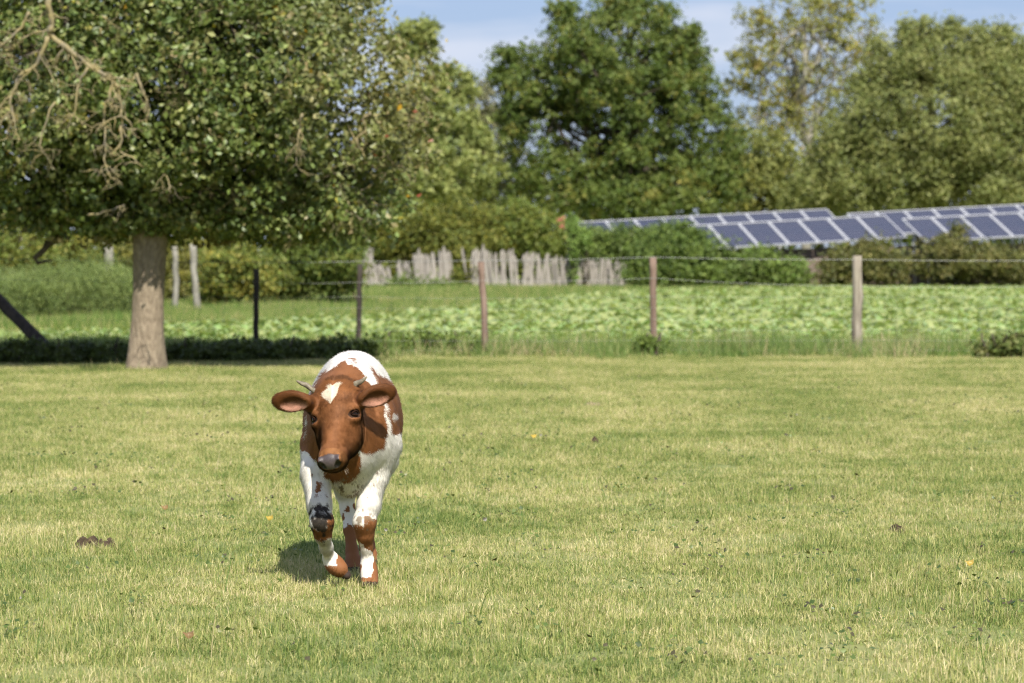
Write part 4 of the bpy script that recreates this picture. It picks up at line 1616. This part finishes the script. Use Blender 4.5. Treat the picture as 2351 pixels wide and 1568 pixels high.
def ear_frame(e):
    u = e[1] / np.linalg.norm(e[1])
    n = e[2] - u * (e[2] @ u)
    n /= np.linalg.norm(n)
    return np.stack([u, np.cross(n, u), n])


LEG = {}
NOSTRIL = {}


def eye_frame(sb):
    c0 = HP(.156, sb * .0745, -.050)
    e = HB * sb * .90 + HC * .42 + HA * .03
    e /= np.linalg.norm(e)
    h = -HB * sb * .40 + HC * .80 + HA * .50
    h -= e * (h @ e)
    h /= np.linalg.norm(h)
    v = np.cross(e, h)
    if v @ HA > 0:
        v = -v
    return c0, e, h, v


def ear_cavity(e):
    R = ear_frame(e)
    dn = R[1] * (1 if R[1][2] < 0 else -1)
    c = e[0] + R[2] * .0145 + dn * .009 - R[0] * .012
    return c, (.052, .033, .017), R


def calf_sdf():
    s = SDF((-0.36, -0.56, -0.02), (0.36, 1.06, 1.0), 0.0044)
    # trunk
    s.ell((-.002, .42, .642), (.203, .47, .262), .05, grp='body')
    s.cone((-.012, .22, .835), (-.012, .74, .845), .072, .072, .10, grp='body')
    s.ell((-.002, .75, .705), (.155, .18, .19), .06, grp='body')
    s.ell((-.005, .62, .775), (.115, .22, .115), .06, grp='body')
    s.ell((-.004, .10, .73), (.105, .22, .165), .08, grp='body')
    s.ell((-.104, .03, .62), (.072, .14, .17), .05, grp='body')
    s.ell((.124, .03, .62), (.078, .14, .17), .05, grp='body')
    s.ell((.0, -.06, .57), (.135, .14, .16), .05, grp='body')
    s.cone((.0, -.13, .53), (.012, -.04, .425), .07, .045, .05, grp='body')
    s.ell((.012, -.055, .43), (.036, .06, .05), .04, grp='body')
    s.cone((.0, .06, .745), (-.045, -.15, .762), .145, .092, .06, grp='neck')
    s.cone((-.005, -.03, .64), (-.045, -.19, .675), .12, .075, .06, grp='neck')
    s.ell((-.01, -.10, .62), (.12, .12, .15), .05, grp='neck')
    # front right leg (standing)
    LEG['fr'] = ([np.array([.132, .03, .57]), LW(856, 1092, 11.5), LW(846, 1160, 11.46), LW(837, 1198, 11.44), LW(838, 1226, 11.455), LW(841, 1256, 11.48), LW(844, 1285, 11.5), LW(846, 1305, 11.495), LW(848, 1322, 11.47), LW(849, 1337, 11.45)],
                 [.088, .062, .045, .0415, .034, .0235, .0225, .031, .030, .034])
    # front left leg (lifted)
    LEG['fl'] = ([np.array([-.108, .02, .57]), LW(727, 1088, 11.42), LW(733, 1158, 11.34), LW(739, 1198, 11.30), LW(741, 1226, 11.32), LW(749, 1255, 11.39), LW(757, 1280, 11.45), LW(765, 1292, 11.455), LW(774, 1301, 11.44), LW(782, 1307, 11.43)],
                 [.088, .062, .045, .0415, .032, .024, .024, .032, .031, .029])
    LEG['hl'] = ([np.array([-.07, .68, .62]), np.array([-.075, .50, .50]), LW(793, 1128, 12.12), LW(798, 1170, 12.11), LW(803, 1215, 12.07), LW(808, 1265, 12.03), LW(811, 1290, 12.0), LW(813, 1307, 11.97)],
                 [.125, .085, .042, .029, .024, .0235, .031, .034])
    LEG['hr'] = ([np.array([.070, .70, .62]), np.array([.095, .54, .48]), LW(846, 1118, 12.30), LW(846, 1165, 12.315), LW(846, 1210, 12.305), LW(846, 1250, 12.29), LW(847, 1274, 12.27), LW(848, 1289, 12.24)],
                 [.125, .085, .042, .029, .024, .0235, .031, .034])
    for k_ in ('hl', 'hr', 'fr', 'fl'):
        pts, rad = LEG[k_]
        s.chain(pts, rad, 0.022, grp=k_)
    # hocks
    for k_ in ('hl', 'hr'):
        p = LEG[k_][0][2]
        s.ell(p + np.array([0, .025, .015]), (.028, .032, .04), .02, grp=k_)
    # knees slightly knobbed
    s.ell(LEG['fr'][0][3] + np.array([0, -.007, 0]), (.042, .034, .045), .02, grp='fr')
    s.ell(LEG['fl'][0][3] + np.array([0, -.005, 0]), (.042, .036, .047), .02, grp='fl')
    # hooves: two toes each
    for k_, fwd in (('fr', (0.02, -.9, -.25)), ('hl', (0.02, -.9, -.25)), ('hr', (0, -.9, -.25))):
        p = LEG[k_][0][-1]
        for sx in (-1, 1):
            s.ell(p + np.array([sx * .0185, -.016, -.004]), (.019, .036, .026), .006, grp='hoof_' + k_)
    p = LEG['fl'][0][-1]
    ax = LEG['fl'][0][-1] - LEG['fl'][0][-3]
    for sx in (-1, 1):
        s.ell(p + np.array([.006, sx * .004 + .012, -.012]) + np.array([sx * .012, 0, -sx * .010]), (.023, .034, .020), .006, rot=ear_frame((0, np.array([.7, .25, -.5]), np.array([.5, .0, .8]))), grp='hoof_fl')
    # tail
    s.chain([np.array([.03, .90, .86]), np.array([.035, .975, .74]), np.array([.035, .985, .52]), np.array([.035, .98, .40])], [.030, .022, .016, .022], .02, grp='body')

    # head
    H = lambda a, b, c, r, k=.03: s.ell(HP(a, b, c), r, k, rot=HR, grp='head')
    H(.055, 0, -.080, (.078, .086, .080))
    H(.015, 0, -.050, (.035, .058, .042), .03)
    H(.110, 0, -.070, (.100, .090, .068))
    H(.140, .062, -.068, (.055, .036, .040), .025)
    H(.140, -.062, -.068, (.055, .036, .040), .025)
    for sb in (-1, 1):
        H(.180, sb * .040, -.132, (.100, .046, .066), .04)
        s.cone(HP(.20, sb * .034, -.112), HP(.345, sb * .018, -.074), .042, .034, .035, grp='head')
    s.cone(HP(.14, 0, -.062), HP(.34, 0, -.052), .060, .044, .03, grp='head')
    s.cone(HP(.20, 0, -.15), HP(.335, 0, -.092), .058, .036, .03, grp='head')
    H(.352, 0, -.055, (.046, .058, .049), .02)
    H(.378, 0, -.046, (.034, .052, .040), .015)
    H(.350, 0, -.078, (.034, .044, .026), .012)
    # brow ridges, eye sockets and the bone below the eye
    for sb in (-1, 1):
        c0, e, h, v = eye_frame(sb)
        s.ell(c0 + v * .021 + e * .003, (.019, .026, .014), .016, rot=np.stack([e, h, v]), grp='head')
        s.ell(c0 - v * .021 + e * .001, (.017, .026, .012), .014, rot=np.stack([e, h, v]), grp='head')
        s.ell(c0 + e * .013, (.017, .023, .0145), .006, rot=np.stack([e, h, v]), sub=True)
    # nostrils and mouth line
    for sb in (-1, 1):
        s.ell(HP(.388, sb * .038, -.022), (.020, .011, .018), .010, rot=HR, grp='head')
    for sb in (-1, 1):
        pts = []
        for bb, cc in ((.037, -.016), (.036, -.024), (.031, -.032), (.024, -.038)):
            aa = .365
            while aa < .46:
                g = np.round((HP(aa, sb * bb, cc) - s.lo) / s.h).astype(int)
                if s.f[g[0], g[1], g[2]] > 0:
                    break
                aa += .001
            pts.append(HP(aa - .001, sb * bb, cc))
        NOSTRIL[sb] = (pts, [.0070, .0098, .0090, .0055])
    for sb in (-1, 1):
        pts, rad = NOSTRIL[sb]
        for i in range(3):
            s.cone(pts[i], pts[i + 1], rad[i], rad[i + 1], .003, sub=True)
    s.ell(HP(.402, 0, -.063), (.024, .034, .0030), .006, rot=HR, sub=True)
    # ears
    for e, sb, base in ((EAR_L, -1, (.06, -.072, -.085)), (EAR_R, 1, (.06, .072, -.085))):
        R = ear_frame(e)
        c, u, n = e[0], R[0], R[2]
        hb = HP(*base)
        s.cone(hb, c - u * .045, .030, .027, .02, grp='ear')
        s.ell(c, (.070, .046, .017), .012, rot=R, grp='ear')
        s.ell(c + u * .046 - n * .003, (.028, .031, .012), .012, rot=R, grp='ear')
        cc, cr, R = ear_cavity(e)
        s.ell(cc, cr, .012, rot=R, sub=True)
    # flat soles
    s.f[:, :, :max(0, int(round((0.002 - s.lo[2]) / s.h)))] = 0.02
    return s


BROWN = np.array((0.222, 0.085, 0.027))
CREAM = np.array((0.74, 0.63, 0.47))
WHITE = np.array((0.80, 0.75, 0.67))
MUD = np.array((0.026, 0.019, 0.013))

NECK_POLY = [(880, 225), (980, 262), (1060, 330), (1130, 440), (1230, 540), (1290, 650), (1330, 860), (1330, 1000), (1300, 1090), (1240, 1130), (1180, 1165), (1110, 1150), (1050, 1120), (1080, 1300), (1040, 1370), (1000, 1400), (975, 1440),
             (900, 1460), (870, 1440), (790, 1430), (760, 1475), (700, 1470), (685, 1400), (690, 1340), (620, 1215), (560, 1215), (520, 1160), (465, 1150), (470, 1050), (500, 900), (495, 720), (560, 470), (650, 350), (760, 285)]
RIGHT_POLY = [(1150, 280), (1250, 370), (1380, 430), (1440, 500), (1540, 600), (1560, 960), (1480, 960), (1430, 990), (1370, 960), (1365, 860), (1330, 700), (1310, 640), (1280, 520), (1220, 440), (1170, 350)]
LEFT_POLY = [(470, 470), (520, 520), (520, 700), (470, 860), (500, 900), (470, 980), (470, 1150), (380, 1150), (360, 600), (420, 480)]
SPOTS = [(1400, 800, 24, 30)]


def coat(P, s, jit=0.0):
    """colour, hair length and gloss of points on the calf"""
    n = len(P)
    D = {g: s.dist(g, P) for g in ('body', 'neck', 'head', 'ear', 'fr', 'fl', 'hl', 'hr')}
    keys = list(D)
    D['head'] = np.where(D['head'] < .007, D['head'] - .5, D['head'])
    D['ear'] = np.where(D['ear'] < .006, D['ear'] - .7, D['ear'])
    part = np.argmin(np.stack([D[k] for k in keys]), axis=0)
    isp = {k: part == i for i, k in enumerate(keys)}
    w1 = (fbm(P, 38, 3, 5) - .5)
    w2 = (fbm(P, 38, 3, 15) - .5)
    if jit:
        w1 = w1 + RNG.normal(size=n) * jit
        w2 = w2 + RNG.normal(size=n) * jit
    # frontal layout of the markings on the trunk, units of the measured close-up
    k = 0.001761
    sc_y = 1.0 + np.clip(P[:, 1], 0, 1) / 11.5
    cx = ((P[:, 0] + CX) / (k * sc_y) + 1175.5 - 597) / .2197 + w1 * 55
    cy = ((CAMZ - P[:, 2]) / (k * sc_y) + 562.5 - 780.6) / .2197 + w2 * 70
    brown = np.zeros(n, bool)
    trunk = isp['body'] | isp['neck'] | ((isp['hl'] | isp['hr']) & (P[:, 2] > .45))
    up_leg = (isp['fr'] | isp['fl']) & (P[:, 2] > .45)
    brown |= (trunk | up_leg) & in_poly(cx, cy, NECK_POLY) & (P[:, 1] < .34 + w1 * .1)
    brown |= (trunk | up_leg) & in_poly(cx, cy, RIGHT_POLY) & (P[:, 0] > .06) & (P[:, 1] < .74 + w1 * .2)
    brown |= (trunk | isp['fl']) & in_poly(cx, cy, LEFT_POLY) & (P[:, 0] < -.09) & (P[:, 1] < .62 + w2 * .2)
    for a, b, ra, rb in SPOTS:
        brown &= ~(trunk & (((cx - a) / ra) ** 2 + ((cy - b) / rb) ** 2 < 1) & (P[:, 0] > 0))
    brown |= trunk & (fbm(P, 7, 2, 77) > .70) & (P[:, 1] > .35) & (P[:, 2] < .85)
    brown |= trunk & (np.abs(cx - 965) < 45) & (np.abs(cy - 190 - (cx - 960) * .5) < 26) & (w1 > -.02)
    col = np.where(brown[:, None], BROWN, WHITE)
    # legs
    legs = isp['fr'] | isp['fl'] | isp['hl'] | isp['hr']
    z = P[:, 2]
    lb = np.zeros(n, bool)
    lb |= isp['fr'] & (z < .283 + w1 * .05 - .03 * (P[:, 0] < LEG['fr'][0][3][0])) & ~((z < .150 - .8 * (P[:, 0] - LEG['fr'][0][7][0]) + w1 * .05) & (z > .042 + w2 * .02) & (np.abs(P[:, 0] - LEG['fr'][0][7][0] + .006 + w1 * .02) < .025) & (P[:, 1] < LEG['fr'][0][7][1] + .012))
    kn = LEG['fl'][0][3]
    lb |= isp['fl'] & (((P[:, 0] > kn[0] + .022 + w1 * .03) & (z < .315) & (z > .215)) | ((z < .255 + w1 * .03) & (z > .208 + w2 * .03)) | ((z < .155 + w1 * .04) & (P[:, 0] > kn[0] + .052 + w2 * .03)) | (z < .092 + w1 * .03))
    lb |= isp['hl'] & (z < .185 + w1 * .05)
    lb |= isp['hr'] & (z < .21 + w1 * .05)
    lb |= legs & (fbm(P, 60, 2, 91) > .80)
    lb |= isp['hl'] & (z < .34) & (fbm(P, 30, 2, 92) > .60)
    lb |= isp['fl'] & (np.abs(cx - 640) < 26) & (np.abs(cy - 1500) < 60)
    col[lb] = BROWN
    brown |= lb
    # head
    hc = head_coords(P)
    a, b, c = hc[:, 0] + w1 * .012, hc[:, 1] + w2 * .012, hc[:, 2]
    hd = isp['head'] | isp['ear']
    col[hd] = BROWN
    blaze = in_poly(a, b, [(.028, .020), (.034, .004), (.050, -.022), (.066, -.044), (.082, -.040), (.112, -.016), (.130, -.008), (.114, .003), (.090, .015), (.060, .024), (.034, .027)])
    blaze &= isp['head'] & (c > -.08)
    col[blaze] = CREAM
    # brown shading of the hair itself: darker poll, paler muzzle ring and cheeks
    tone = 1 + .5 * (fbm(P, 9, 3, 44) - .5)
    m = (hd & ~blaze)
    col[m] *= tone[m][:, None]
    poll = hd & ~blaze & (hc[:, 0] < .012)
    col[poll] *= np.array((.62, .66, .75))
    dist_nose = np.sqrt(((hc[:, 0] - .39) / .05) ** 2 + (hc[:, 1] / .055) ** 2 + ((hc[:, 2] + .045) / .055) ** 2)
    ring = isp['head'] & (dist_nose < 1.25) & (hc[:, 0] > .335)
    col[ring] = col[ring] * .45 + np.array((.34, .15, .05)) * .55
    # nose pad
    nose = isp['head'] & (hc[:, 0] > .367 + .006 * np.abs(hc[:, 1]) / .04 + w1 * .006) & (hc[:, 2] > -.050) & (np.abs(hc[:, 1]) < .0425 - .45 * np.maximum(0, -hc[:, 2] - .030))
    col[nose] = np.array((.072, .056, .056)) * (1 + .6 * (fbm(P[nose], 160, 2, 3)[:, None] - .5))
    nostril = np.zeros(n, bool)
    for sb in (-1, 1):
        pts, rad = NOSTRIL[sb]
        q = np.min([cone_fn(pts[i], pts[i + 1], rad[i], rad[i + 1])(P) for i in range(3)], axis=0)
        nostril |= (q < .0036)
    nostril &= isp['head']
    col[nostril] = (.012, .009, .009)
    lip = isp['head'] & (hc[:, 0] > .376) & (np.abs(hc[:, 1]) < .030) & (hc[:, 2] <= -.058) & (hc[:, 2] > -.066)
    col[lip] = (.05, .035, .03)
    # eye surrounds
    eye = np.zeros(n, bool)
    for sb in (-1, 1):
        c0, e, h, v = eye_frame(sb)
        q = (P - c0)
        q = np.stack([q @ e, q @ h, q @ v], 1) - np.array([.012, .004, -.001])
        eye |= isp['head'] & (np.linalg.norm(q / np.array([.023, .031, .020]), axis=1) < 1)
    col[eye] = col[eye] * .16
    # inner ears
    inner = np.zeros(n, bool)
    pk = np.zeros(n)
    for e in (EAR_L, EAR_R):
        cc, cr, R = ear_cavity(e)
        q = ell_fn(cc, cr, R)(P)
        inn = isp['ear'] & (q < .004)
        inner |= inn
        dn = R[1] * (1 if R[1][2] < 0 else -1)
        t = ((P - cc) @ dn) / .028
        pk = np.where(inn, np.clip(.45 + 1.0 * t + w1 * 1.2, 0, 1), pk)
    pc = np.array((.72, .36, .25)) * pk[:, None] + np.array((.16, .06, .025)) * (1 - pk[:, None])
    col[inner] = pc[inner]
    earout = isp['ear'] & ~inner
    col[earout] *= np.array((.72, .68, .62))
    # mud
    mn = fbm(P, 60, 3, 61)
    k1 = np.linalg.norm((P - (LEG['fl'][0][3] + np.array([-.004, -.03, .012]))) / np.array([.050, .08, .075]), axis=1)
    mud = isp['fl'] * np.clip((mn - (.16 + .50 * np.clip(k1 - .30, 0, 3))) * 7, 0, .995)
    k2 = np.linalg.norm((P - (LEG['fr'][0][3] + np.array([0, -.03, .012]))) / np.array([.05, .07, .032]), axis=1)
    mud2 = isp['fr'] * np.clip((mn - (.42 + .25 * np.clip(k2 - .3, 0, 3))) * 6, 0, .85)
    mc = MUD[None, :] * (1 + 1.6 * (fbm(P, 110, 2, 63)[:, None] - .5))
    col = col * (1 - mud[:, None]) + mc * mud[:, None]
    col = col * (1 - mud2[:, None]) + np.array((.20, .145, .09)) * mud2[:, None]
    k3 = np.clip((.60 - P[:, 2]) / .12, 0, 1) * (P[:, 0] > .12) * (P[:, 1] > .12)
    mud3 = isp['body'] & (mn > .74 - .40 * k3) & (k3 > 0)
    col[mud3] = MUD
    k4 = np.clip((.50 - P[:, 2]) / .08, 0, 1)
    mud4 = isp['body'] & (P[:, 1] < .1) & (mn > .80 - .22 * k4) & (k4 > 0)
    col[mud4] = np.array((.20, .16, .11))
    # hooves
    hoof = np.zeros(n, bool)
    for k_ in ('fr', 'hl', 'hr'):
        hoof |= isp[k_] & (z < .026)
    hoof |= isp['fl'] & (s.dist('hoof_fl', P) < .003) & (P[:, 2] < .075)
    col[hoof] = np.array((.045, .028, .02)) * (1 + .5 * (mn[hoof][:, None] - .5))
    # hair length
    ln = np.full(n, .0145)
    ln[isp['head']] = .0062
    ln[isp['ear']] = .012
    ln[legs] = .0045
    ln[legs & (z > .3)] = .010
    ln[isp['head'] & (hc[:, 0] < .05)] = .016
    ln[inner] = .010
    ln[nose | nostril | hoof | lip] = 0
    ln[eye] = .0025
    gloss = np.where(nose | lip, 1.0, 0.0)
    return np.clip(col, .004, .9), ln, gloss, isp


def fur_material(name, gloss=False):
    m, nt, b = new_mat(name)
    L = nt.links.new
    at = N(nt, 'ShaderNodeAttribute', attribute_name='Col')
    L(at.outputs['Color'], b.inputs['Base Color'])
    b.inputs['Roughness'].default_value = 0.62
    b.inputs['Specular IOR Level'].default_value = 0.22
    if not gloss:
        na = N(nt, 'ShaderNodeAttribute', attribute_name='Nrm')
        L(na.outputs['Vector'], b.inputs['Normal'])
    if gloss:
        g = N(nt, 'ShaderNodeAttribute', attribute_name='gloss')
        nz_ = N(nt, 'ShaderNodeTexNoise', Scale=420.0, Detail=2.0)
        t = N(nt, 'ShaderNodeTexCoord')
        L(t.outputs['Object'], nz_.inputs['Vector'])
        mr = N(nt, 'ShaderNodeMapRange')
        mr.inputs['To Min'].default_value = 0.75
        mr.inputs['To Max'].default_value = 0.36
        L(g.outputs['Fac'], mr.inputs['Value'])
        L(mr.outputs[0], b.inputs['Roughness'])
        bp = N(nt, 'ShaderNodeBump', Strength=0.5, Distance=0.002)
        ml = N(nt, 'ShaderNodeMath', operation='MULTIPLY')
        L(g.outputs['Fac'], ml.inputs[0])
        L(nz_.outputs['Fac'], ml.inputs[1])
        L(ml.outputs[0], bp.inputs['Height'])
        L(bp.outputs[0], b.inputs['Normal'])
        b.inputs['Specular IOR Level'].default_value = 0.4
    return m


def build_calf():
    root = empty('calf', (CX, CY, 0))
    tag(root, 'brown and white calf with short horns walking towards the viewer', 'calf')
    s = calf_sdf()
    V, F = s.mesh()
    # light smoothing of the surface
    nb = np.zeros_like(V)
    ct = np.zeros(len(V))
    for _ in range(2):
        nb[:] = 0
        ct[:] = 0
        for i in range(4):
            a, b = F[:, i], F[:, (i + 1) % 4]
            np.add.at(nb, a, V[b]); np.add.at(ct, a, 1)
            np.add.at(nb, b, V[a]); np.add.at(ct, b, 1)
        V = V * .5 + .5 * nb / np.maximum(ct, 1)[:, None]
    col, ln, gloss, isp = coat(V, s)
    off = np.array([CX, CY, 0])
    me = mesh_np('body', V + off, F, col, smooth=True, extra={'gloss': gloss})
    body = link('body', me, fur_material('calf_skin', True), root)

    # hair
    T = np.concatenate([F[:, [0, 1, 2]], F[:, [0, 2, 3]]])
    fn = np.cross(V[T[:, 1]] - V[T[:, 0]], V[T[:, 2]] - V[T[:, 0]])
    ar = np.linalg.norm(fn, axis=1)
    vn = np.zeros_like(V)
    for i in range(3):
        np.add.at(vn, T[:, i], fn)
    vn /= np.linalg.norm(vn, axis=1, keepdims=True) + 1e-12
    ctr = V[T].mean(1)
    wgt = ar * (1 + 2.2 * (ctr[:, 1] < -.1)) * (1 - .5 * (ctr[:, 1] > .6))
    nh = 520000
    ti = RNG.choice(len(T), nh, p=wgt / wgt.sum())
    u, v = RNG.random(nh), RNG.random(nh)
    fl = u + v > 1
    u[fl], v[fl] = 1 - u[fl], 1 - v[fl]
    w = 1 - u - v
    P = V[T[ti, 0]] * w[:, None] + V[T[ti, 1]] * u[:, None] + V[T[ti, 2]] * v[:, None]
    Nn = vn[T[ti, 0]] * w[:, None] + vn[T[ti, 1]] * u[:, None] + vn[T[ti, 2]] * v[:, None]
    Nn /= np.linalg.norm(Nn, axis=1, keepdims=True) + 1e-12
    hc_, hl_, hg_, ip = coat(P, s, .13)
    ok = hl_ > 0
    P, Nn, hc_, hl_ = P[ok], Nn[ok], hc_[ok], hl_[ok]
    ip = {k: q[ok] for k, q in ip.items()}
    n = len(P)
    flow = np.tile(np.array([0, .75, -.55]), (n, 1))
    flow[ip['head']] = HA * .8
    hcc = head_coords(P)
    fl_out = HB[None, :] * np.sign(hcc[:, 1:2]) * .5
    tt = np.clip((.15 - hcc[:, 0:1] + .03 * (fbm(P, 40, 2, 260)[:, None] - .5)) / .11, 0, 1)
    tt = tt * tt * (3 - 2 * tt)
    up = ip['head']
    flow[up] = (HA * .8 * (1 - tt) + (fl_out - HA * .55) * tt)[up]
    for k_ in ('fr', 'fl', 'hl', 'hr'):
        flow[ip[k_]] = (0, .15, -1)
    for e, sgn in ((EAR_L, -1), (EAR_R, 1)):
        me_ = ip['ear'] & (P[:, 0] * sgn > -.05 * sgn)
        flow[me_] = ear_frame(e)[0] * .9
    swirl = np.stack([fbm(P, 22, 2, 200), fbm(P, 22, 2, 210), fbm(P, 22, 2, 220)], 1) - .5
    clump = np.stack([vnoise(P, 75, 230), vnoise(P, 75, 240), vnoise(P, 75, 250)], 1) - .5
    stick = (RNG.random((n, 1)) < .10) * .45
    d = Nn * (.16 + .2 * RNG.random((n, 1)) + stick) + flow * .9 + swirl * .7 + clump * .35 + RNG.normal(size=(n, 3)) * .10
    nd = (d * Nn).sum(1, keepdims=True)
    d += Nn * np.maximum(0, .12 - nd)
    d /= np.linalg.norm(d, axis=1, keepdims=True)
    side = np.cross(d, Nn)
    side /= np.linalg.norm(side, axis=1, keepdims=True) + 1e-9
    # a turn about the hair keeps each strand's front outward
    L = (hl_ * (.6 + .7 * RNG.random(n)))[:, None]
    wd = (0.0010 + .0004 * RNG.random((n, 1)))
    A = P - Nn * .001
    tip = P + d * L + flow * L * .12 - np.array([0, 0, .1]) * L
    Vh = np.stack([A - side * wd * .5, A + side * wd * .5, tip], 1).reshape(-1, 3)
    Fh = np.arange(n * 3).reshape(-1, 3)
    # orient strands outward
    f0 = np.cross(Vh[1::3] - Vh[0::3], Vh[2::3] - Vh[0::3])
    flip = (f0 * Nn).sum(1) < 0
    Fh[flip] = Fh[flip][:, ::-1]
    br = (1 + RNG.normal(size=(n, 1)) * .10 + .32 * (fbm(P * np.array([1.6, .6, .6]), 90, 2, 300)[:, None] - .5))
    hcol = np.clip(hc_ * br, .004, .92)
    me = mesh_np('coat', Vh + off, Fh, np.repeat(hcol, 3, axis=0), smooth=True)
    calm = np.where(ip['head'] | ip['fr'] | ip['fl'] | ip['hl'] | ip['hr'], .45, 1.0)[:, None]
    sn = Nn + RNG.normal(size=(n, 3)) * .07 + d * .12 + clump * .16 * calm
    sn /= np.linalg.norm(sn, axis=1, keepdims=True)
    na = me.attributes.new('Nrm', 'FLOAT_VECTOR', 'POINT')
    na.data.foreach_set('vector', np.repeat(sn, 3, axis=0).astype(np.float32).ravel())
    o = link('coat', me, fur_material('calf_hair'), root)
    o['kind'] = 'stuff'

    # eyes
    me_, nt, b = new_mat('eye_dark')
    b.inputs['Base Color'].default_value = (0.012, 0.008, 0.006, 1)
    b.inputs['Roughness'].default_value = 0.18
    b.inputs['Specular IOR Level'].default_value = 0.12
    for sb in (-1, 1):
        c0, e, h, v = eye_frame(sb)
        c = c0 + off
        mb = MB()
        n1, n2 = 12, 16
        for i in range(n1 + 1):
            th = math.pi * i / n1
            for j in range(n2):
                ph = 2 * math.pi * j / n2
                mb.v.append(Vector(c) + Vector((math.sin(th) * math.cos(ph), math.sin(th) * math.sin(ph), math.cos(th))) * .0188)
        for i in range(n1):
            for j in range(n2):
                a1, b1 = i * n2 + j, i * n2 + (j + 1) % n2
                mb.f.append([a1, a1 + n2, b1 + n2, b1])
        mb.build('eye', me_, root, smooth=True)
        # eyelids as soft rolls above and below the eye
        lid = MB()
        for up_, rr in ((1, .0036), (-1, .0020)):
            pts = []
            for q in range(11):
                t = -1 + 2 * q / 10
                lift = .0095 if up_ > 0 else -.0085
                p = c0 + off + h * t * .0215 + v * lift * (1 - t * t) + e * (.0172 - .010 * t * t + (.002 if up_ > 0 else 0))
                pts.append(Vector(p))
            lid.tube(pts, [rr * .4] + [rr] * 9 + [rr * .4], 7)
        lm, nt2, b2 = new_mat('eyelid_skin')
        b2.inputs['Base Color'].default_value = (0.028, 0.012, 0.007, 1)
        b2.inputs['Roughness'].default_value = 0.85
        b2.inputs['Specular IOR Level'].default_value = 0.1
        lid.build('eyelid', lm, root, smooth=True)
    # horns
    for pts, r in (([(714, 888), (703, 884), (692, 880), (685, 876.5), (681, 874.5)], .0115), ([(806, 887), (817, 881), (828, 877), (836, 871), (842, 865)], .0135)):
        sb = -1 if pts[0][0] < 760 else 1
        root_p = HP(.035, sb * .060, -.062) + off
        d = root_p[1] - .004
        mb = MB()
        P3 = [Vector(root_p)] + [W(x, y, d - .005 * i) for i, (x, y) in enumerate(pts[1:])]
        fine = []
        for i in range(len(P3) - 1):
            fine += [P3[i].lerp(P3[i + 1], t) for t in (0, .33, .66)]
        fine.append(P3[-1])
        m = len(fine)
        mb.tube(fine, [r * (1 - (i / (m - 1)) ** 1.5 * .80) * (1 + .03 * math.sin(i * 2.4)) for i in range(m)], 14)
        mb.build('horn', M['horn'], root, smooth=True)
    # whiskers on the chin
    wb = MB()
    for i in range(40):
        sb = random.choice((-1, 1))
        p = HP(random.uniform(.355, .385), sb * random.uniform(.005, .045), random.uniform(-.112, -.09)) + off
        dv = Vector((sb * random.uniform(.1, .9), -.5, random.uniform(-1, -.1))).normalized()
        ln_ = random.uniform(.008, .02)
        wb.tube([Vector(p), Vector(p) + dv * ln_ * .5, Vector(p) + dv * ln_ + Vector((0, 0, -.004))], [.0003, .00025, .00015], 3)
    wm, nt3, b3 = new_mat('whisker')
    b3.inputs['Base Color'].default_value = (.5, .42, .32, 1)
    wb.build('whiskers', wm, root)['kind'] = 'stuff'
    return root


# MAIN
build_ground()
build_grass()
build_beets()
build_fence()
build_paling()
build_white_posts()
build_solar()
build_apple()
build_trees()
build_bushes()
build_small()
build_calf()
